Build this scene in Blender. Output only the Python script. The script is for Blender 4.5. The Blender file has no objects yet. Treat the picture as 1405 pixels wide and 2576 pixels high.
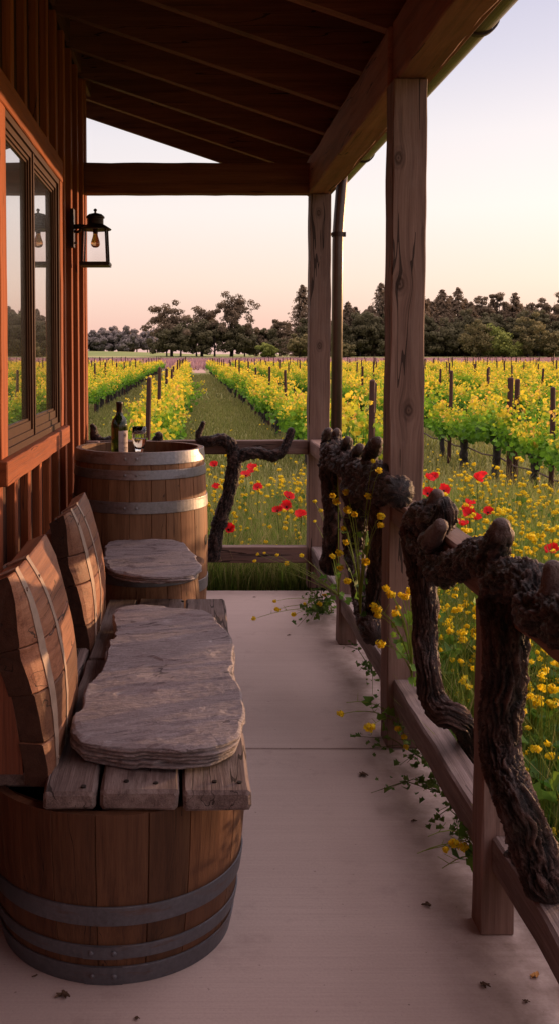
import bpy, bmesh, math, random
import numpy as np
from mathutils import Vector, Matrix, noise, Euler

RND = random.Random(7)
NP = np.random.default_rng(7)
scene = bpy.context.scene
COL = scene.collection
R_ = math.radians

# ------------------------------------------------------------------ camera
F_PX, CX, CY, ZC, PITCH = 2500.0, 480.0, 1021.0, 1.5, R_(3.0)
cam_d = bpy.data.cameras.new('camera')
cam = bpy.data.objects.new('camera', cam_d)
COL.objects.link(cam)
cam.location = (0, 0, ZC)
cam.rotation_euler = (R_(90) - PITCH, 0, 0)
cam_d.sensor_fit = 'HORIZONTAL'
cam_d.sensor_width = 36
cam_d.lens = 36 * F_PX / 1405
cam_d.shift_x = (702.5 - CX) / 1405
cam_d.shift_y = -(1288 - CY) / 1405
cam_d.clip_start = 0.05
cam_d.clip_end = 6000
scene.camera = cam

_F = Vector((0, math.cos(PITCH), -math.sin(PITCH)))
_U = Vector((0, math.sin(PITCH), math.cos(PITCH)))


def at(x, y, ax, val):
    """world point seen at photo point (x, y), on the plane axis=val"""
    d = _F + Vector((1, 0, 0)) * ((x - CX) / F_PX) + _U * ((CY - y) / F_PX)
    c = Vector((0, 0, ZC))
    t = (val - c[ax]) / d[ax]
    return c + d * t


# ------------------------------------------------------------------ object helpers
def tag(o, label=None, cat=None, group=None, kind=None):
    if label: o['label'] = label
    if cat: o['category'] = cat
    if group: o['group'] = group
    if kind: o['kind'] = kind
    return o


def thing(name, label, cat, loc=(0, 0, 0), rotz=0, group=None):
    o = bpy.data.objects.new(name, None)
    COL.objects.link(o)
    o.location = loc
    o.rotation_euler = (0, 0, rotz)
    o.empty_display_size = .1
    return tag(o, label, cat, group)


class MB:
    """collects polygons; build() links them as one mesh object"""

    def __init__(s):
        s.v = []; s.f = []; s.c = []

    def add(s, verts, faces, col=None):
        b = len(s.v)
        s.v.extend([tuple(p) for p in verts])
        s.f.extend([tuple(i + b for i in f) for f in faces])
        if col is None:
            col = (1, 1, 1)
        if isinstance(col, list):
            s.c.extend(col)
        else:
            s.c.extend([col] * len(verts))

    def box(s, x0, x1, y0, y1, z0, z1, col=None):
        v = [(x0, y0, z0), (x1, y0, z0), (x1, y1, z0), (x0, y1, z0),
             (x0, y0, z1), (x1, y0, z1), (x1, y1, z1), (x0, y1, z1)]
        s.add(v, [(0, 3, 2, 1), (4, 5, 6, 7), (0, 1, 5, 4), (1, 2, 6, 5), (2, 3, 7, 6), (3, 0, 4, 7)], col)

    def lathe(s, prof, n=32, c=(0, 0, 0), col=None, cap0=False, cap1=False):
        v = []; f = []
        for r, z in prof:
            for i in range(n):
                a = 2 * math.pi * i / n
                v.append((c[0] + r * math.cos(a), c[1] + r * math.sin(a), c[2] + z))
        for j in range(len(prof) - 1):
            for i in range(n):
                k = (i + 1) % n
                f.append((j * n + i, j * n + k, (j + 1) * n + k, (j + 1) * n + i))
        if cap0: f.append(tuple(reversed(range(n))))
        if cap1: f.append(tuple(range((len(prof) - 1) * n, len(prof) * n)))
        s.add(v, f, col)

    def tube(s, pts, rad, n=6, col=None, cap=True):
        pts = [Vector(p) for p in pts]
        if not isinstance(rad, (list, tuple)): rad = [rad] * len(pts)
        v = []; f = []
        t0 = (pts[1] - pts[0]).normalized()
        nrm = t0.orthogonal().normalized()
        for i, p in enumerate(pts):
            t = (pts[min(i + 1, len(pts) - 1)] - pts[max(i - 1, 0)])
            t = t.normalized() if t.length > 1e-9 else t0
            nrm = (nrm - t * nrm.dot(t)).normalized()
            b = t.cross(nrm)
            for k in range(n):
                a = 2 * math.pi * k / n
                v.append(p + (nrm * math.cos(a) + b * math.sin(a)) * rad[i])
        for j in range(len(pts) - 1):
            for k in range(n):
                m = (k + 1) % n
                f.append((j * n + k, j * n + m, (j + 1) * n + m, (j + 1) * n + k))
        if cap:
            f.append(tuple(reversed(range(n)))); f.append(tuple(range((len(pts) - 1) * n, len(pts) * n)))
        s.add(v, f, col)

    def build(s, name, mat, parent=None, smooth=False, off=None):
        me = bpy.data.meshes.new(name)
        v = s.v
        if off is not None:
            v = [(p[0] - off[0], p[1] - off[1], p[2] - off[2]) for p in v]
        me.from_pydata(v, [], s.f)
        ca = me.color_attributes.new('col', 'FLOAT_COLOR', 'POINT')
        arr = np.ones((len(s.v), 4), dtype=np.float32)
        arr[:, :3] = np.array([c[:3] for c in s.c], dtype=np.float32).reshape(-1, 3)
        ca.data.foreach_set('color', arr.ravel())
        if smooth:
            me.polygons.foreach_set('use_smooth', [True] * len(me.polygons))
        me.materials.append(mat)
        me.update()
        return link(name, me, parent)


def link(name, me, parent=None):
    o = bpy.data.objects.new(name, me)
    COL.objects.link(o)
    if parent is not None: o.parent = parent
    return o


def mesh_np(name, V, F, mat, col=None, smooth=False):
    """V n x 3, F m x k (same number of corners in every face)"""
    V = np.asarray(V, dtype=np.float32); F = np.asarray(F, dtype=np.int32)
    me = bpy.data.meshes.new(name)
    m, k = F.shape
    me.vertices.add(len(V)); me.loops.add(m * k); me.polygons.add(m)
    me.vertices.foreach_set('co', V.ravel())
    me.loops.foreach_set('vertex_index', F.ravel())
    me.polygons.foreach_set('loop_start', np.arange(0, m * k, k, dtype=np.int32))
    if smooth: me.polygons.foreach_set('use_smooth', np.ones(m, dtype=bool))
    if col is not None:
        ca = me.color_attributes.new('col', 'FLOAT_COLOR', 'POINT')
        arr = np.ones((len(V), 4), dtype=np.float32); arr[:, :3] = col
        ca.data.foreach_set('color', arr.ravel())
    me.materials.append(mat)
    me.update(calc_edges=True); me.validate()
    return me


def copy_tree(root, loc, rotz=0, scale=1.0, label=None, group=None):
    r = root.copy(); COL.objects.link(r)
    r.location = loc; r.rotation_euler = (0, 0, rotz)
    r.scale = (scale,) * 3 if not isinstance(scale, tuple) else scale
    if label: r['label'] = label
    if group: r['group'] = group
    for ch in list(root.children):
        c = ch.copy(); COL.objects.link(c); c.parent = r
        for g in list(ch.children):
            d = g.copy(); COL.objects.link(d); d.parent = c
    return r


# ------------------------------------------------------------------ materials
def new_mat(name):
    m = bpy.data.materials.new(name); m.use_nodes = True
    nt = m.node_tree
    for n in list(nt.nodes): nt.nodes.remove(n)
    out = nt.nodes.new('ShaderNodeOutputMaterial')
    return m, nt, out


class NT:
    def __init__(s, nt): s.nt = nt

    def n(s, t, **kw):
        nd = s.nt.nodes.new('ShaderNode' + t)
        for k, v in kw.items(): setattr(nd, k, v)
        return nd

    def l(s, a, b): s.nt.links.new(a, b)

    def val(s, sock, v):
        if hasattr(v, 'links') or isinstance(v, bpy.types.NodeSocket): s.l(v, sock)
        else: sock.default_value = v

    def math(s, op, a, b=0.0, c=0.0, clamp=False):
        nd = s.n('Math', operation=op, use_clamp=clamp)
        s.val(nd.inputs[0], a); s.val(nd.inputs[1], b); s.val(nd.inputs[2], c)
        return nd.outputs[0]

    def vmath(s, op, a, b=(0, 0, 0)):
        nd = s.n('VectorMath', operation=op)
        s.val(nd.inputs[0], a); s.val(nd.inputs[1], b)
        return nd.outputs['Value'] if op in ('LENGTH', 'DISTANCE', 'DOT_PRODUCT') else nd.outputs['Vector']

    def noise(s, vec, scale=1, detail=4, rough=.55, dist=0.0):
        nd = s.n('TexNoise')
        s.val(nd.inputs['Vector'], vec); nd.inputs['Scale'].default_value = scale
        nd.inputs['Detail'].default_value = detail; nd.inputs['Roughness'].default_value = rough
        nd.inputs['Distortion'].default_value = dist
        return nd.outputs['Fac']

    def ramp(s, fac, stops):
        nd = s.n('ValToRGB'); el = nd.color_ramp.elements
        while len(el) < len(stops): el.new(.5)
        for e, (p, c) in zip(el, stops):
            e.position = p; e.color = (*c, 1) if len(c) == 3 else c
        s.l(fac, nd.inputs[0])
        return nd.outputs['Color']

    def mr(s, v, a, b, c, d):
        nd = s.n('MapRange'); s.val(nd.inputs[0], v)
        for i, q in enumerate((a, b, c, d)): nd.inputs[i + 1].default_value = q
        return nd.outputs[0]

    def mix(s, fac, a, b, mode='MIX'):
        nd = s.n('Mix', data_type='RGBA', blend_type=mode)
        s.val(nd.inputs[0], fac)
        for sock, v in ((nd.inputs[6], a), (nd.inputs[7], b)):
            if isinstance(v, (tuple, list)): sock.default_value = (*v, 1) if len(v) == 3 else v
            else: s.l(v, sock)
        return nd.outputs[2]

    def bump(s, h, strength=.4, dist=.005, normal=None):
        nd = s.n('Bump'); nd.inputs['Strength'].default_value = strength
        nd.inputs['Distance'].default_value = dist
        s.l(h, nd.inputs['Height'])
        if normal is not None: s.l(normal, nd.inputs['Normal'])
        return nd.outputs[0]

    def principled(s, color, rough=.7, normal=None, metallic=0.0, spec=.3, **kw):
        nd = s.n('BsdfPrincipled')
        if isinstance(color, (tuple, list)): nd.inputs['Base Color'].default_value = (*color, 1)
        else: s.l(color, nd.inputs['Base Color'])
        s.val(nd.inputs['Roughness'], rough)
        s.val(nd.inputs['Metallic'], metallic)
        nd.inputs['Specular IOR Level'].default_value = spec
        if normal is not None: s.l(normal, nd.inputs['Normal'])
        for k, v in kw.items(): s.val(nd.inputs[k], v)
        return nd


AXS = {'x': (1, 0, 0), 'y': (0, 1, 0), 'z': (0, 0, 1)}


def wood(name, axis, dark, mid, light, grain=1.0, crack=.6, rough=.8, attr=False, knots=(), bump=.5, weather=0.0, mott=.35):
    """timber with the grain along one object axis"""
    m, nt, out = new_mat(name); t = NT(nt)
    tc = t.n('TexCoord'); oi = t.n('ObjectInfo')
    P0 = tc.outputs['Object']
    P = P0
    core = None
    for (kx, kz, ks) in knots:             # knots on the face that looks along -Y
        d = t.vmath('SUBTRACT', P0, (kx, 0, kz))
        dm = t.vmath('MULTIPLY', d, (1 / ks, 0, .6 / ks))
        ln = t.vmath('LENGTH', dm)
        g = t.math('EXPONENT', t.math('MULTIPLY', t.math('MULTIPLY', ln, ln), -.35))
        sep = t.n('SeparateXYZ'); t.l(d, sep.inputs[0])
        dx = t.math('MULTIPLY', t.math('MULTIPLY', sep.outputs[0], g), -.85)
        cmb = t.n('CombineXYZ'); t.l(dx, cmb.inputs[0])
        P = t.vmath('ADD', P, cmb.outputs[0])
        rings = t.math('SINE', t.math('ADD', t.math('MULTIPLY', ln, 12.0), t.math('MULTIPLY', t.noise(P0, 40, 2), 5.0)))
        inner = t.mr(ln, .3, 1.15, 1, 0)
        k = t.math('MULTIPLY', inner, t.mr(rings, -1, 1, .45, 1.0))
        core = k if core is None else t.math('MAXIMUM', core, k)
    rv = t.vmath('SCALE', (3.1, 7.7, 5.3)); rv.node.inputs['Scale'].default_value = 1
    t.l(t.math('MULTIPLY', oi.outputs['Random'], 9.0), rv.node.inputs['Scale'])
    P = t.vmath('ADD', P, rv)
    ax = AXS[axis]

    def sc(al, ac): return tuple(al if a else ac for a in ax)
    warp = t.noise(t.vmath('MULTIPLY', P, sc(1.2, 4)), 1, 2)
    Pw = t.vmath('ADD', t.vmath('MULTIPLY', P, sc(.9, 26 * grain)), warp)
    n1 = t.noise(Pw, 1, 5, .6, .3)
    n2 = t.noise(t.vmath('MULTIPLY', P, sc(4, 190 * grain)), 1, 4, .7)
    n3 = t.noise(t.vmath('MULTIPLY', P, sc(.8, 3)), 1, 4, .6)
    col = t.ramp(t.math('ADD', t.math('MULTIPLY', n1, .55), t.math('MULTIPLY', n2, .45)), [(.33, dark), (.5, mid), (.72, light)])
    col = t.mix(t.mr(n3, .3, .7, mott, 0), col, dark)
    if weather > 0:
        n4 = t.noise(t.vmath('MULTIPLY', P, sc(3, 12)), 1, 6, .7)
        col = t.mix(t.math('MULTIPLY', t.mr(n4, .5, .7, 0, 1), weather), col, (.34, .29, .27))
    # drying cracks
    nc = t.noise(t.vmath('MULTIPLY', P, sc(.55, 11)), 1, 3, .5, .15)
    ck = t.math('LESS_THAN', t.math('ABSOLUTE', t.math('SUBTRACT', nc, .5)), .009 * crack)
    gate = t.math('GREATER_THAN', t.noise(t.vmath('MULTIPLY', P, sc(1.1, 9)), 1, 1), .5)
    ck = t.math('MULTIPLY', ck, gate)
    col = t.mix(t.math('MULTIPLY', ck, .8), col, (.012, .007, .006))
    col = t.mix(1.0, col, t.mr(oi.outputs['Random'], 0, 1, .82, 1.15), 'MULTIPLY')
    if core is not None:
        col = t.mix(t.math('MULTIPLY', core, .85), col, (.022, .010, .007))
    if attr:
        a = t.n('Attribute', attribute_name='col')
        col = t.mix(1.0, col, a.outputs['Color'], 'MULTIPLY')
    h = t.math('SUBTRACT', t.math('ADD', t.math('MULTIPLY', n2, .5), n1), t.math('MULTIPLY', ck, 2.5))
    if core is not None: h = t.math('SUBTRACT', h, core)
    nrm = t.bump(h, bump, .004)
    p = t.principled(col, t.mr(n2, .3, .7, rough - .12, rough + .1), nrm, spec=.25)
    t.l(p.outputs[0], out.inputs[0])
    return m


M = {}
for a in 'xyz':
    M['post_' + a] = wood('weathered_timber_' + a, a, (.075, .042, .035), (.20, .122, .098), (.33, .215, .178), 1.0, .9, weather=.25)
    M['plank_' + a] = wood('grey_plank_' + a, a, (.055, .038, .035), (.165, .122, .113), (.33, .26, .245), 1.3, .55, weather=.5, bump=.8)
    M['beam_' + a] = wood('beam_timber_' + a, a, (.10, .042, .024), (.27, .115, .065), (.40, .19, .11), .8, .8)
    M['dark_' + a] = wood('dark_rafter_' + a, a, (.07, .027, .015), (.165, .063, .035), (.27, .113, .063), .8, .4)
    M['sid_' + a] = wood('stained_siding_' + a, a, (.16, .040, .016), (.36, .098, .034), (.48, .150, .055), 1.2, .3, bump=.6)
M['oak'] = wood('oak_stave', 'z', (.10, .045, .024), (.25, .125, .066), (.36, .195, .11), 1.4, .25, attr=True, bump=.35, rough=.62, mott=.5)
M['oak_dark'] = wood('dark_oak_stave', 'z', (.045, .018, .010), (.125, .055, .028), (.20, .095, .05), 1.4, .25, attr=True, bump=.35, rough=.62, mott=.6)  # darker copy of the oak; vignette shade is put into its colour
M['oak_y'] = wood('oak_stave_flat', 'y', (.11, .038, .022), (.31, .135, .078), (.48, .25, .155), 1.3, .5, attr=True, bump=.6, rough=.6, mott=.6)
M['oak_x'] = wood('oak_head', 'x', (.05, .022, .014), (.13, .065, .04), (.2, .105, .06), 1.2, .3)


def metal(name, base, rough, scale=60, var=.5, metallic=.85, bump=.15):
    m, nt, out = new_mat(name); t = NT(nt)
    tc = t.n('TexCoord')
    n1 = t.noise(tc.outputs['Object'], scale, 6, .7)
    n2 = t.noise(tc.outputs['Object'], 5, 4, .6)
    f = t.math('ADD', t.math('MULTIPLY', n1, .6), t.math('MULTIPLY', n2, .4))
    col = t.ramp(f, [(.3, tuple(c * (1 - var) for c in base)), (.55, base), (.75, tuple(min(1, c * (1 + var)) for c in base))])
    if 'hoop' in name:
        rs = t.mr(t.noise(t.vmath('MULTIPLY', tc.outputs['Object'], (6, 6, 30)), 1, 6, .7), .54, .66, 0, .75)
        col = t.mix(rs, col, (.11, .055, .035)); metallic = t.mr(rs, 0, 1, metallic, .1)
    p = t.principled(col, t.mr(f, .3, .7, rough - .12, rough + .15), t.bump(n1, bump, .002), metallic=metallic, spec=.5)
    t.l(p.outputs[0], out.inputs[0])
    return m


M['galv'] = metal('galvanised_hoop', (.30, .29, .31), .45, 70, .45, .75)
M['hoop_dark'] = metal('dull_steel_hoop', (.15, .15, .17), .5, 80, .4, .7)
M['strap'] = metal('dull_strap', (.33, .235, .185), .62, 40, .3, .12)
M['lamp_metal'] = metal('lantern_metal', (.035, .018, .013), .5, 60, .4, .5)
M['gutter'] = metal('gutter_metal', (.13, .105, .075), .4, 30, .2, .6, .05)
M['pipe'] = metal('downspout_metal', (.085, .062, .056), .35, 30, .25, .6, .05)
M['post_rust'] = metal('rusty_stake', (.048, .013, .009), .8, 40, .5, 0.0, .3)
M['nail'] = metal('nail_head', (.02, .014, .012), .6, 60, .4, .3)


def mk_concrete():
    m, nt, out = new_mat('broomed_concrete'); t = NT(nt)
    g = t.n('NewGeometry').outputs['Position']
    br = t.noise(t.vmath('MULTIPLY', g, (2.2, 170, 1)), 1, 3, .65)
    br2 = t.noise(t.vmath('MULTIPLY', g, (.9, 42, 1)), 1, 3, .6)
    big = t.noise(g, 1.1, 5, .6)
    fine = t.noise(g, 140, 3, .6)
    spot = t.noise(t.vmath('MULTIPLY', g, (55, 75, 1)), 1, 4, .6)
    f = t.math('ADD', t.math('MULTIPLY', br, .4), t.math('ADD', t.math('MULTIPLY', br2, .2), t.math('MULTIPLY', fine, .4)))
    col = t.ramp(f, [(.25, (.41, .325, .30)), (.5, (.52, .425, .395)), (.75, (.61, .51, .475))])
    col = t.mix(t.mr(big, .35, .65, .45, 0), col, (.36, .275, .25))
    sx = t.n('SeparateXYZ'); t.l(g, sx.inputs[0])
    dirt = t.math('MULTIPLY', t.mr(sx.outputs[0], .58, .80, 0, 1), t.mr(t.noise(g, 7, 5, .7), .35, .65, 0, .75))
    col = t.mix(dirt, col, (.15, .10, .08))
    blot = t.noise(g, 3.2, 6, .7)
    col = t.mix(t.mr(blot, .56, .68, 0, .35), col, (.26, .19, .17))
    col = t.mix(t.mr(spot, .68, .74, 0, .75), col, (.07, .045, .04))
    nrm = t.bump(f, .35, .003)
    p = t.principled(col, .75, nrm, spec=.3)
    t.l(p.outputs[0], out.inputs[0]); return m


M['concrete'] = mk_concrete()


def mk_stone():
    m, nt, out = new_mat('slate_stone'); t = NT(nt)
    P = t.n('TexCoord').outputs['Object']
    rot = t.n('Mapping'); t.l(P, rot.inputs[0]); rot.inputs['Rotation'].default_value = (0, 0, R_(-16))
    Q = rot.outputs[0]
    w = t.noise(Q, 3, 3)
    st = t.noise(t.vmath('ADD', t.vmath('MULTIPLY', Q, (9, 130, 60)), w), 1, 5, .7, .3)
    st2 = t.noise(t.vmath('MULTIPLY', Q, (3.5, 9, 30)), 1, 5, .65, .6)
    sp = t.noise(P, 160, 4, .7)
    f = t.math('ADD', t.math('MULTIPLY', st, .5), t.math('ADD', t.math('MULTIPLY', st2, .18), t.math('MULTIPLY', sp, .32)))
    col = t.ramp(f, [(.34, (.14, .115, .124)), (.47, (.26, .222, .233)), (.55, (.325, .282, .292)), (.68, (.43, .38, .385))])
    cn = t.noise(t.vmath('ADD', t.vmath('MULTIPLY', Q, (2.6, 8.5, 4)), t.vmath('SCALE', (0, 0, 0))), 1, 3, .55, .35)
    ck = t.math('LESS_THAN', t.math('ABSOLUTE', t.math('SUBTRACT', cn, .47)), .0065)
    ck = t.math('MULTIPLY', ck, t.math('GREATER_THAN', t.noise(t.vmath('MULTIPLY', Q, (2.3, 4, 1)), 1, 1), .54))
    ck2 = t.math('LESS_THAN', t.math('ABSOLUTE', t.math('SUBTRACT', t.noise(t.vmath('MULTIPLY', Q, (7, 26, 9)), 1, 3, .6, .3), .42)), .006)
    ck = t.math('MAXIMUM', ck, t.math('MULTIPLY', ck2, .3))
    col = t.mix(t.math('MULTIPLY', ck, .72), col, (.05, .036, .038))
    f = t.math('SUBTRACT', f, t.math('MULTIPLY', ck, .6))
    a = t.n('Attribute', attribute_name='col')
    col = t.mix(1.0, col, a.outputs['Color'], 'MULTIPLY')
    nrm = t.bump(f, 1.0, .009)
    p = t.principled(col, .68, nrm, spec=.35)
    t.l(p.outputs[0], out.inputs[0]); return m


M['stone'] = mk_stone()


def mk_bark(name, lo, hi, tip):
    m, nt, out = new_mat(name); t = NT(nt)
    P = t.n('TexCoord').outputs['Object']
    a = t.n('Attribute', attribute_name='col')
    sep = t.n('SeparateColor'); t.l(a.outputs['Color'], sep.inputs[0])
    n1 = t.noise(P, 60, 5, .75); n2 = t.noise(P, 230, 4, .7)
    f = t.math('ADD', t.math('MULTIPLY', sep.outputs[0], .6), t.math('ADD', t.math('MULTIPLY', n1, .25), t.math('MULTIPLY', n2, .2)))
    col = t.ramp(f, [(.32, lo), (.58, tuple(x * .62 + y * .38 for x, y in zip(lo, hi))), (.86, hi)])
    col = t.mix(sep.outputs[1], col, tip)
    nrm = t.bump(t.math('ADD', n1, t.math('MULTIPLY', n2, .6)), 1.0, .014)
    p = t.principled(col, .58, nrm, spec=.4)
    t.l(p.outputs[0], out.inputs[0]); return m


M['bark'] = mk_bark('old_vine_bark', (.006, .003, .003), (.175, .090, .072), (.135, .085, .073))
M['trunk'] = mk_bark('trunk_bark', (.012, .008, .008), (.06, .042, .04), (.1, .08, .07))


def leafy(name, trans=.45, rough=.6, gain=1.0, tint=(1, 1, 1)):
    m, nt, out = new_mat(name); t = NT(nt)
    a = t.n('Attribute', attribute_name='col')
    P = t.n('NewGeometry').outputs['Position']
    col = t.mix(1.0, a.outputs['Color'], tuple(c * gain for c in tint), 'MULTIPLY')
    p = t.principled(col, rough, spec=.25)
    tr = t.n('BsdfTranslucent'); t.l(col, tr.inputs['Color'])
    mx = t.n('MixShader'); mx.inputs[0].default_value = trans
    t.l(p.outputs[0], mx.inputs[1]); t.l(tr.outputs[0], mx.inputs[2])
    t.l(mx.outputs[0], out.inputs[0]); return m


M['leaf'] = leafy('vine_leaf', .5, .6, 1.12)
M['petal'] = leafy('flower_petal', .45)
M['grass'] = leafy('grass_blade', .45)
M['tree'] = leafy('tree_foliage', .32, .8)


def flat(name, c, rough=.6, spec=.3, **kw):
    m, nt, out = new_mat(name); t = NT(nt)
    P = t.n('TexCoord').outputs['Object']
    n1 = t.noise(P, 30, 4, .6)
    col = t.ramp(n1, [(.3, tuple(x * .8 for x in c)), (.7, tuple(min(1, x * 1.15) for x in c))])
    p = t.principled(col, rough, spec=spec, **kw)
    t.l(p.outputs[0], out.inputs[0]); return m


def mk_pane():
    m, nt, out = new_mat('dark_window_glass'); t = NT(nt)
    P = t.n('TexCoord').outputs['Object']
    df = t.n('BsdfPrincipled'); df.inputs['Base Color'].default_value = (.006, .005, .006, 1); df.inputs['Roughness'].default_value = .3
    gl = t.n('BsdfGlossy'); gl.inputs['Roughness'].default_value = .008; gl.inputs['Color'].default_value = (.93, .90, .90, 1)
    t.l(t.bump(t.noise(P, 1.6, 2), .02, .02), gl.inputs['Normal'])
    fr = t.n('Fresnel'); fr.inputs['IOR'].default_value = 2.6
    mx = t.n('MixShader'); t.l(t.math('MULTIPLY', t.math('POWER', fr.outputs[0], .6), 1.12, clamp=True), mx.inputs[0])
    t.l(df.outputs[0], mx.inputs[1]); t.l(gl.outputs[0], mx.inputs[2]); t.l(mx.outputs[0], out.inputs[0]); return m


M['pane'] = mk_pane()
M['bronze'] = flat('dark_bronze', (.060, .022, .013), .5, .15)
M['paper'] = flat('label_paper', (.62, .52, .52), .7)
M['ink'] = flat('label_ink', (.08, .05, .06), .7)
M['foil'] = flat('bottle_foil', (.035, .012, .010), .35)
M['seed'] = flat('poppy_centre', (.02, .01, .012), .8)
M['hose'] = flat('drip_hose', (.12, .075, .07), .6)
M['bottle'] = flat('green_bottle_glass', (.05, .075, .012), .04, .5, **{'Transmission Weight': .6})
M['clear'] = flat('clear_glass', (.97, .95, .96), .0, .5, **{'Transmission Weight': 1.0, 'IOR': 1.45})
M['wine'] = flat('pale_drink', (.93, .80, .72), .0, .5, **{'Transmission Weight': 1.0, 'IOR': 1.33})
M['bulb'] = flat('amber_bulb_glass', (.95, .50, .20), .12, .5, **{'Transmission Weight': .75})
M['debris'] = flat('dry_leaf', (.13, .078, .05), .8)


def mk_lantern_glass():
    m, nt, out = new_mat('lantern_glass'); t = NT(nt)
    P = t.n('TexCoord').outputs['Object']
    tr = t.n('BsdfTransparent'); tr.inputs[0].default_value = (.96, .92, .92, 1)
    gl = t.n('BsdfGlossy'); gl.inputs['Roughness'].default_value = .03
    mx = t.n('MixShader')
    t.l(t.mr(t.noise(P, 12, 2), .3, .7, .03, .10), mx.inputs[0])
    t.l(tr.outputs[0], mx.inputs[1]); t.l(gl.outputs[0], mx.inputs[2])
    t.l(mx.outputs[0], out.inputs[0]); return m


M['lglass'] = mk_lantern_glass()


def mk_ground():
    m, nt, out = new_mat('field_ground'); t = NT(nt)
    g = t.n('NewGeometry').outputs['Position']
    sep = t.n('SeparateXYZ'); t.l(g, sep.inputs[0])
    n1 = t.noise(g, .8, 6, .65); n2 = t.noise(g, 9, 5, .7); n3 = t.noise(g, 45, 3, .7)
    f = t.math('ADD', t.math('MULTIPLY', n1, .4), t.math('ADD', t.math('MULTIPLY', n2, .35), t.math('MULTIPLY', n3, .25)))
    col = t.ramp(f, [(.34, (.075, .085, .024)), (.48, (.14, .15, .045)), (.58, (.22, .20, .075)), (.7, (.30, .24, .12))])
    far = t.ramp(t.noise(t.vmath('MULTIPLY', g, (.012, .05, 0)), 1, 4, .6), [(.4, (.13, .17, .05)), (.6, (.25, .25, .09)), (.75, (.42, .33, .17))])
    lav = t.ramp(t.noise(t.vmath('MULTIPLY', g, (.4, .05, 0)), 1, 4, .6), [(.35, (.15, .085, .10)), (.65, (.26, .16, .18))])
    col = t.mix(t.mr(sep.outputs[1], 108, 118, 0, 1), col, lav)
    col = t.mix(t.mr(sep.outputs[1], 285, 300, 0, 1), col, far)
    nrm = t.bump(f, .6, .05)
    p = t.principled(col, .9, nrm, spec=.1)
    t.l(p.outputs[0], out.inputs[0]); return m


M['ground'] = mk_ground()

# ------------------------------------------------------------------ shape helpers
_tid = [0]


def timber(x0, x1, y0, y1, z0, z1, ch=.006, jit=.0018, step=.07, mb=None, col=None):
    """sawn timber: chamfered section swept along its longest side, edges slightly uneven"""
    _tid[0] += 1
    seed = _tid[0] * 3.7
    lo = (x0, y0, z0); hi = (x1, y1, z1)
    d = [hi[i] - lo[i] for i in range(3)]
    L = d.index(max(d)); A, B = [i for i in range(3) if i != L]
    if (A, B, L) in ((0, 2, 1),): flip = True
    else: flip = False
    a0, a1, b0, b1 = lo[A], hi[A], lo[B], hi[B]
    sec = [(a0 + ch, b0), (a1 - ch, b0), (a1, b0 + ch), (a1, b1 - ch), (a1 - ch, b1), (a0 + ch, b1), (a0, b1 - ch), (a0, b0 + ch)]
    n = max(2, int(d[L] / step))
    ts = [0, ch / d[L]] + [i / n for i in range(1, n)] + [1 - ch / d[L], 1]
    v = []; f = []
    for j, t in enumerate(ts):
        end = j in (0, len(ts) - 1)
        q = lo[L] + t * d[L]
        for k, (a, b) in enumerate(sec):
            if end:
                ca, cb = (a0 + a1) / 2, (b0 + b1) / 2
                a = ca + (a - ca) * (1 - ch / max(.001, (a1 - a0) / 2)); b = cb + (b - cb) * (1 - ch / max(.001, (b1 - b0) / 2))
            ja = jit * noise.noise((q * 6, seed + k * .35, 1.3)) * 2
            jb = jit * noise.noise((q * 6, seed + k * .35, 7.3)) * 2
            p = [0, 0, 0]; p[A] = a + ja; p[B] = b + jb; p[L] = q
            v.append(tuple(p))
    m = len(ts)
    for j in range(m - 1):
        for k in range(8):
            g = (j * 8 + k, j * 8 + (k + 1) % 8, (j + 1) * 8 + (k + 1) % 8, (j + 1) * 8 + k)
            f.append(tuple(reversed(g)) if flip else g)
    c0 = tuple(reversed(range(8))); c1 = tuple(range((m - 1) * 8, m * 8))
    f += [c0[::-1], c1[::-1]] if flip else [c0, c1]
    if mb is None: mb = MB()
    mb.add(v, f, col)
    return mb


def catmull(pts, step):
    """pts: list of (Vector, r); returns resampled (Vector, r)"""
    P = [(Vector(p), r) for p, r in pts]
    res = []
    for i in range(len(P) - 1):
        p0 = P[max(i - 1, 0)]; p1 = P[i]; p2 = P[i + 1]; p3 = P[min(i + 2, len(P) - 1)]
        n = max(2, int((p2[0] - p1[0]).length / step))
        for k in range(n):
            t = k / n

            def cr(a, b, c, d): return .5 * ((2 * b) + (c - a) * t + (2 * a - 5 * b + 4 * c - d) * t * t + (3 * b - a - 3 * c + d) * t ** 3)
            res.append((cr(p0[0], p1[0], p2[0], p3[0]), max(.001, p1[1] + (p2[1] - p1[1]) * (t * t * (3 - 2 * t)))))
    res.append(P[-1])
    return res


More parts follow.
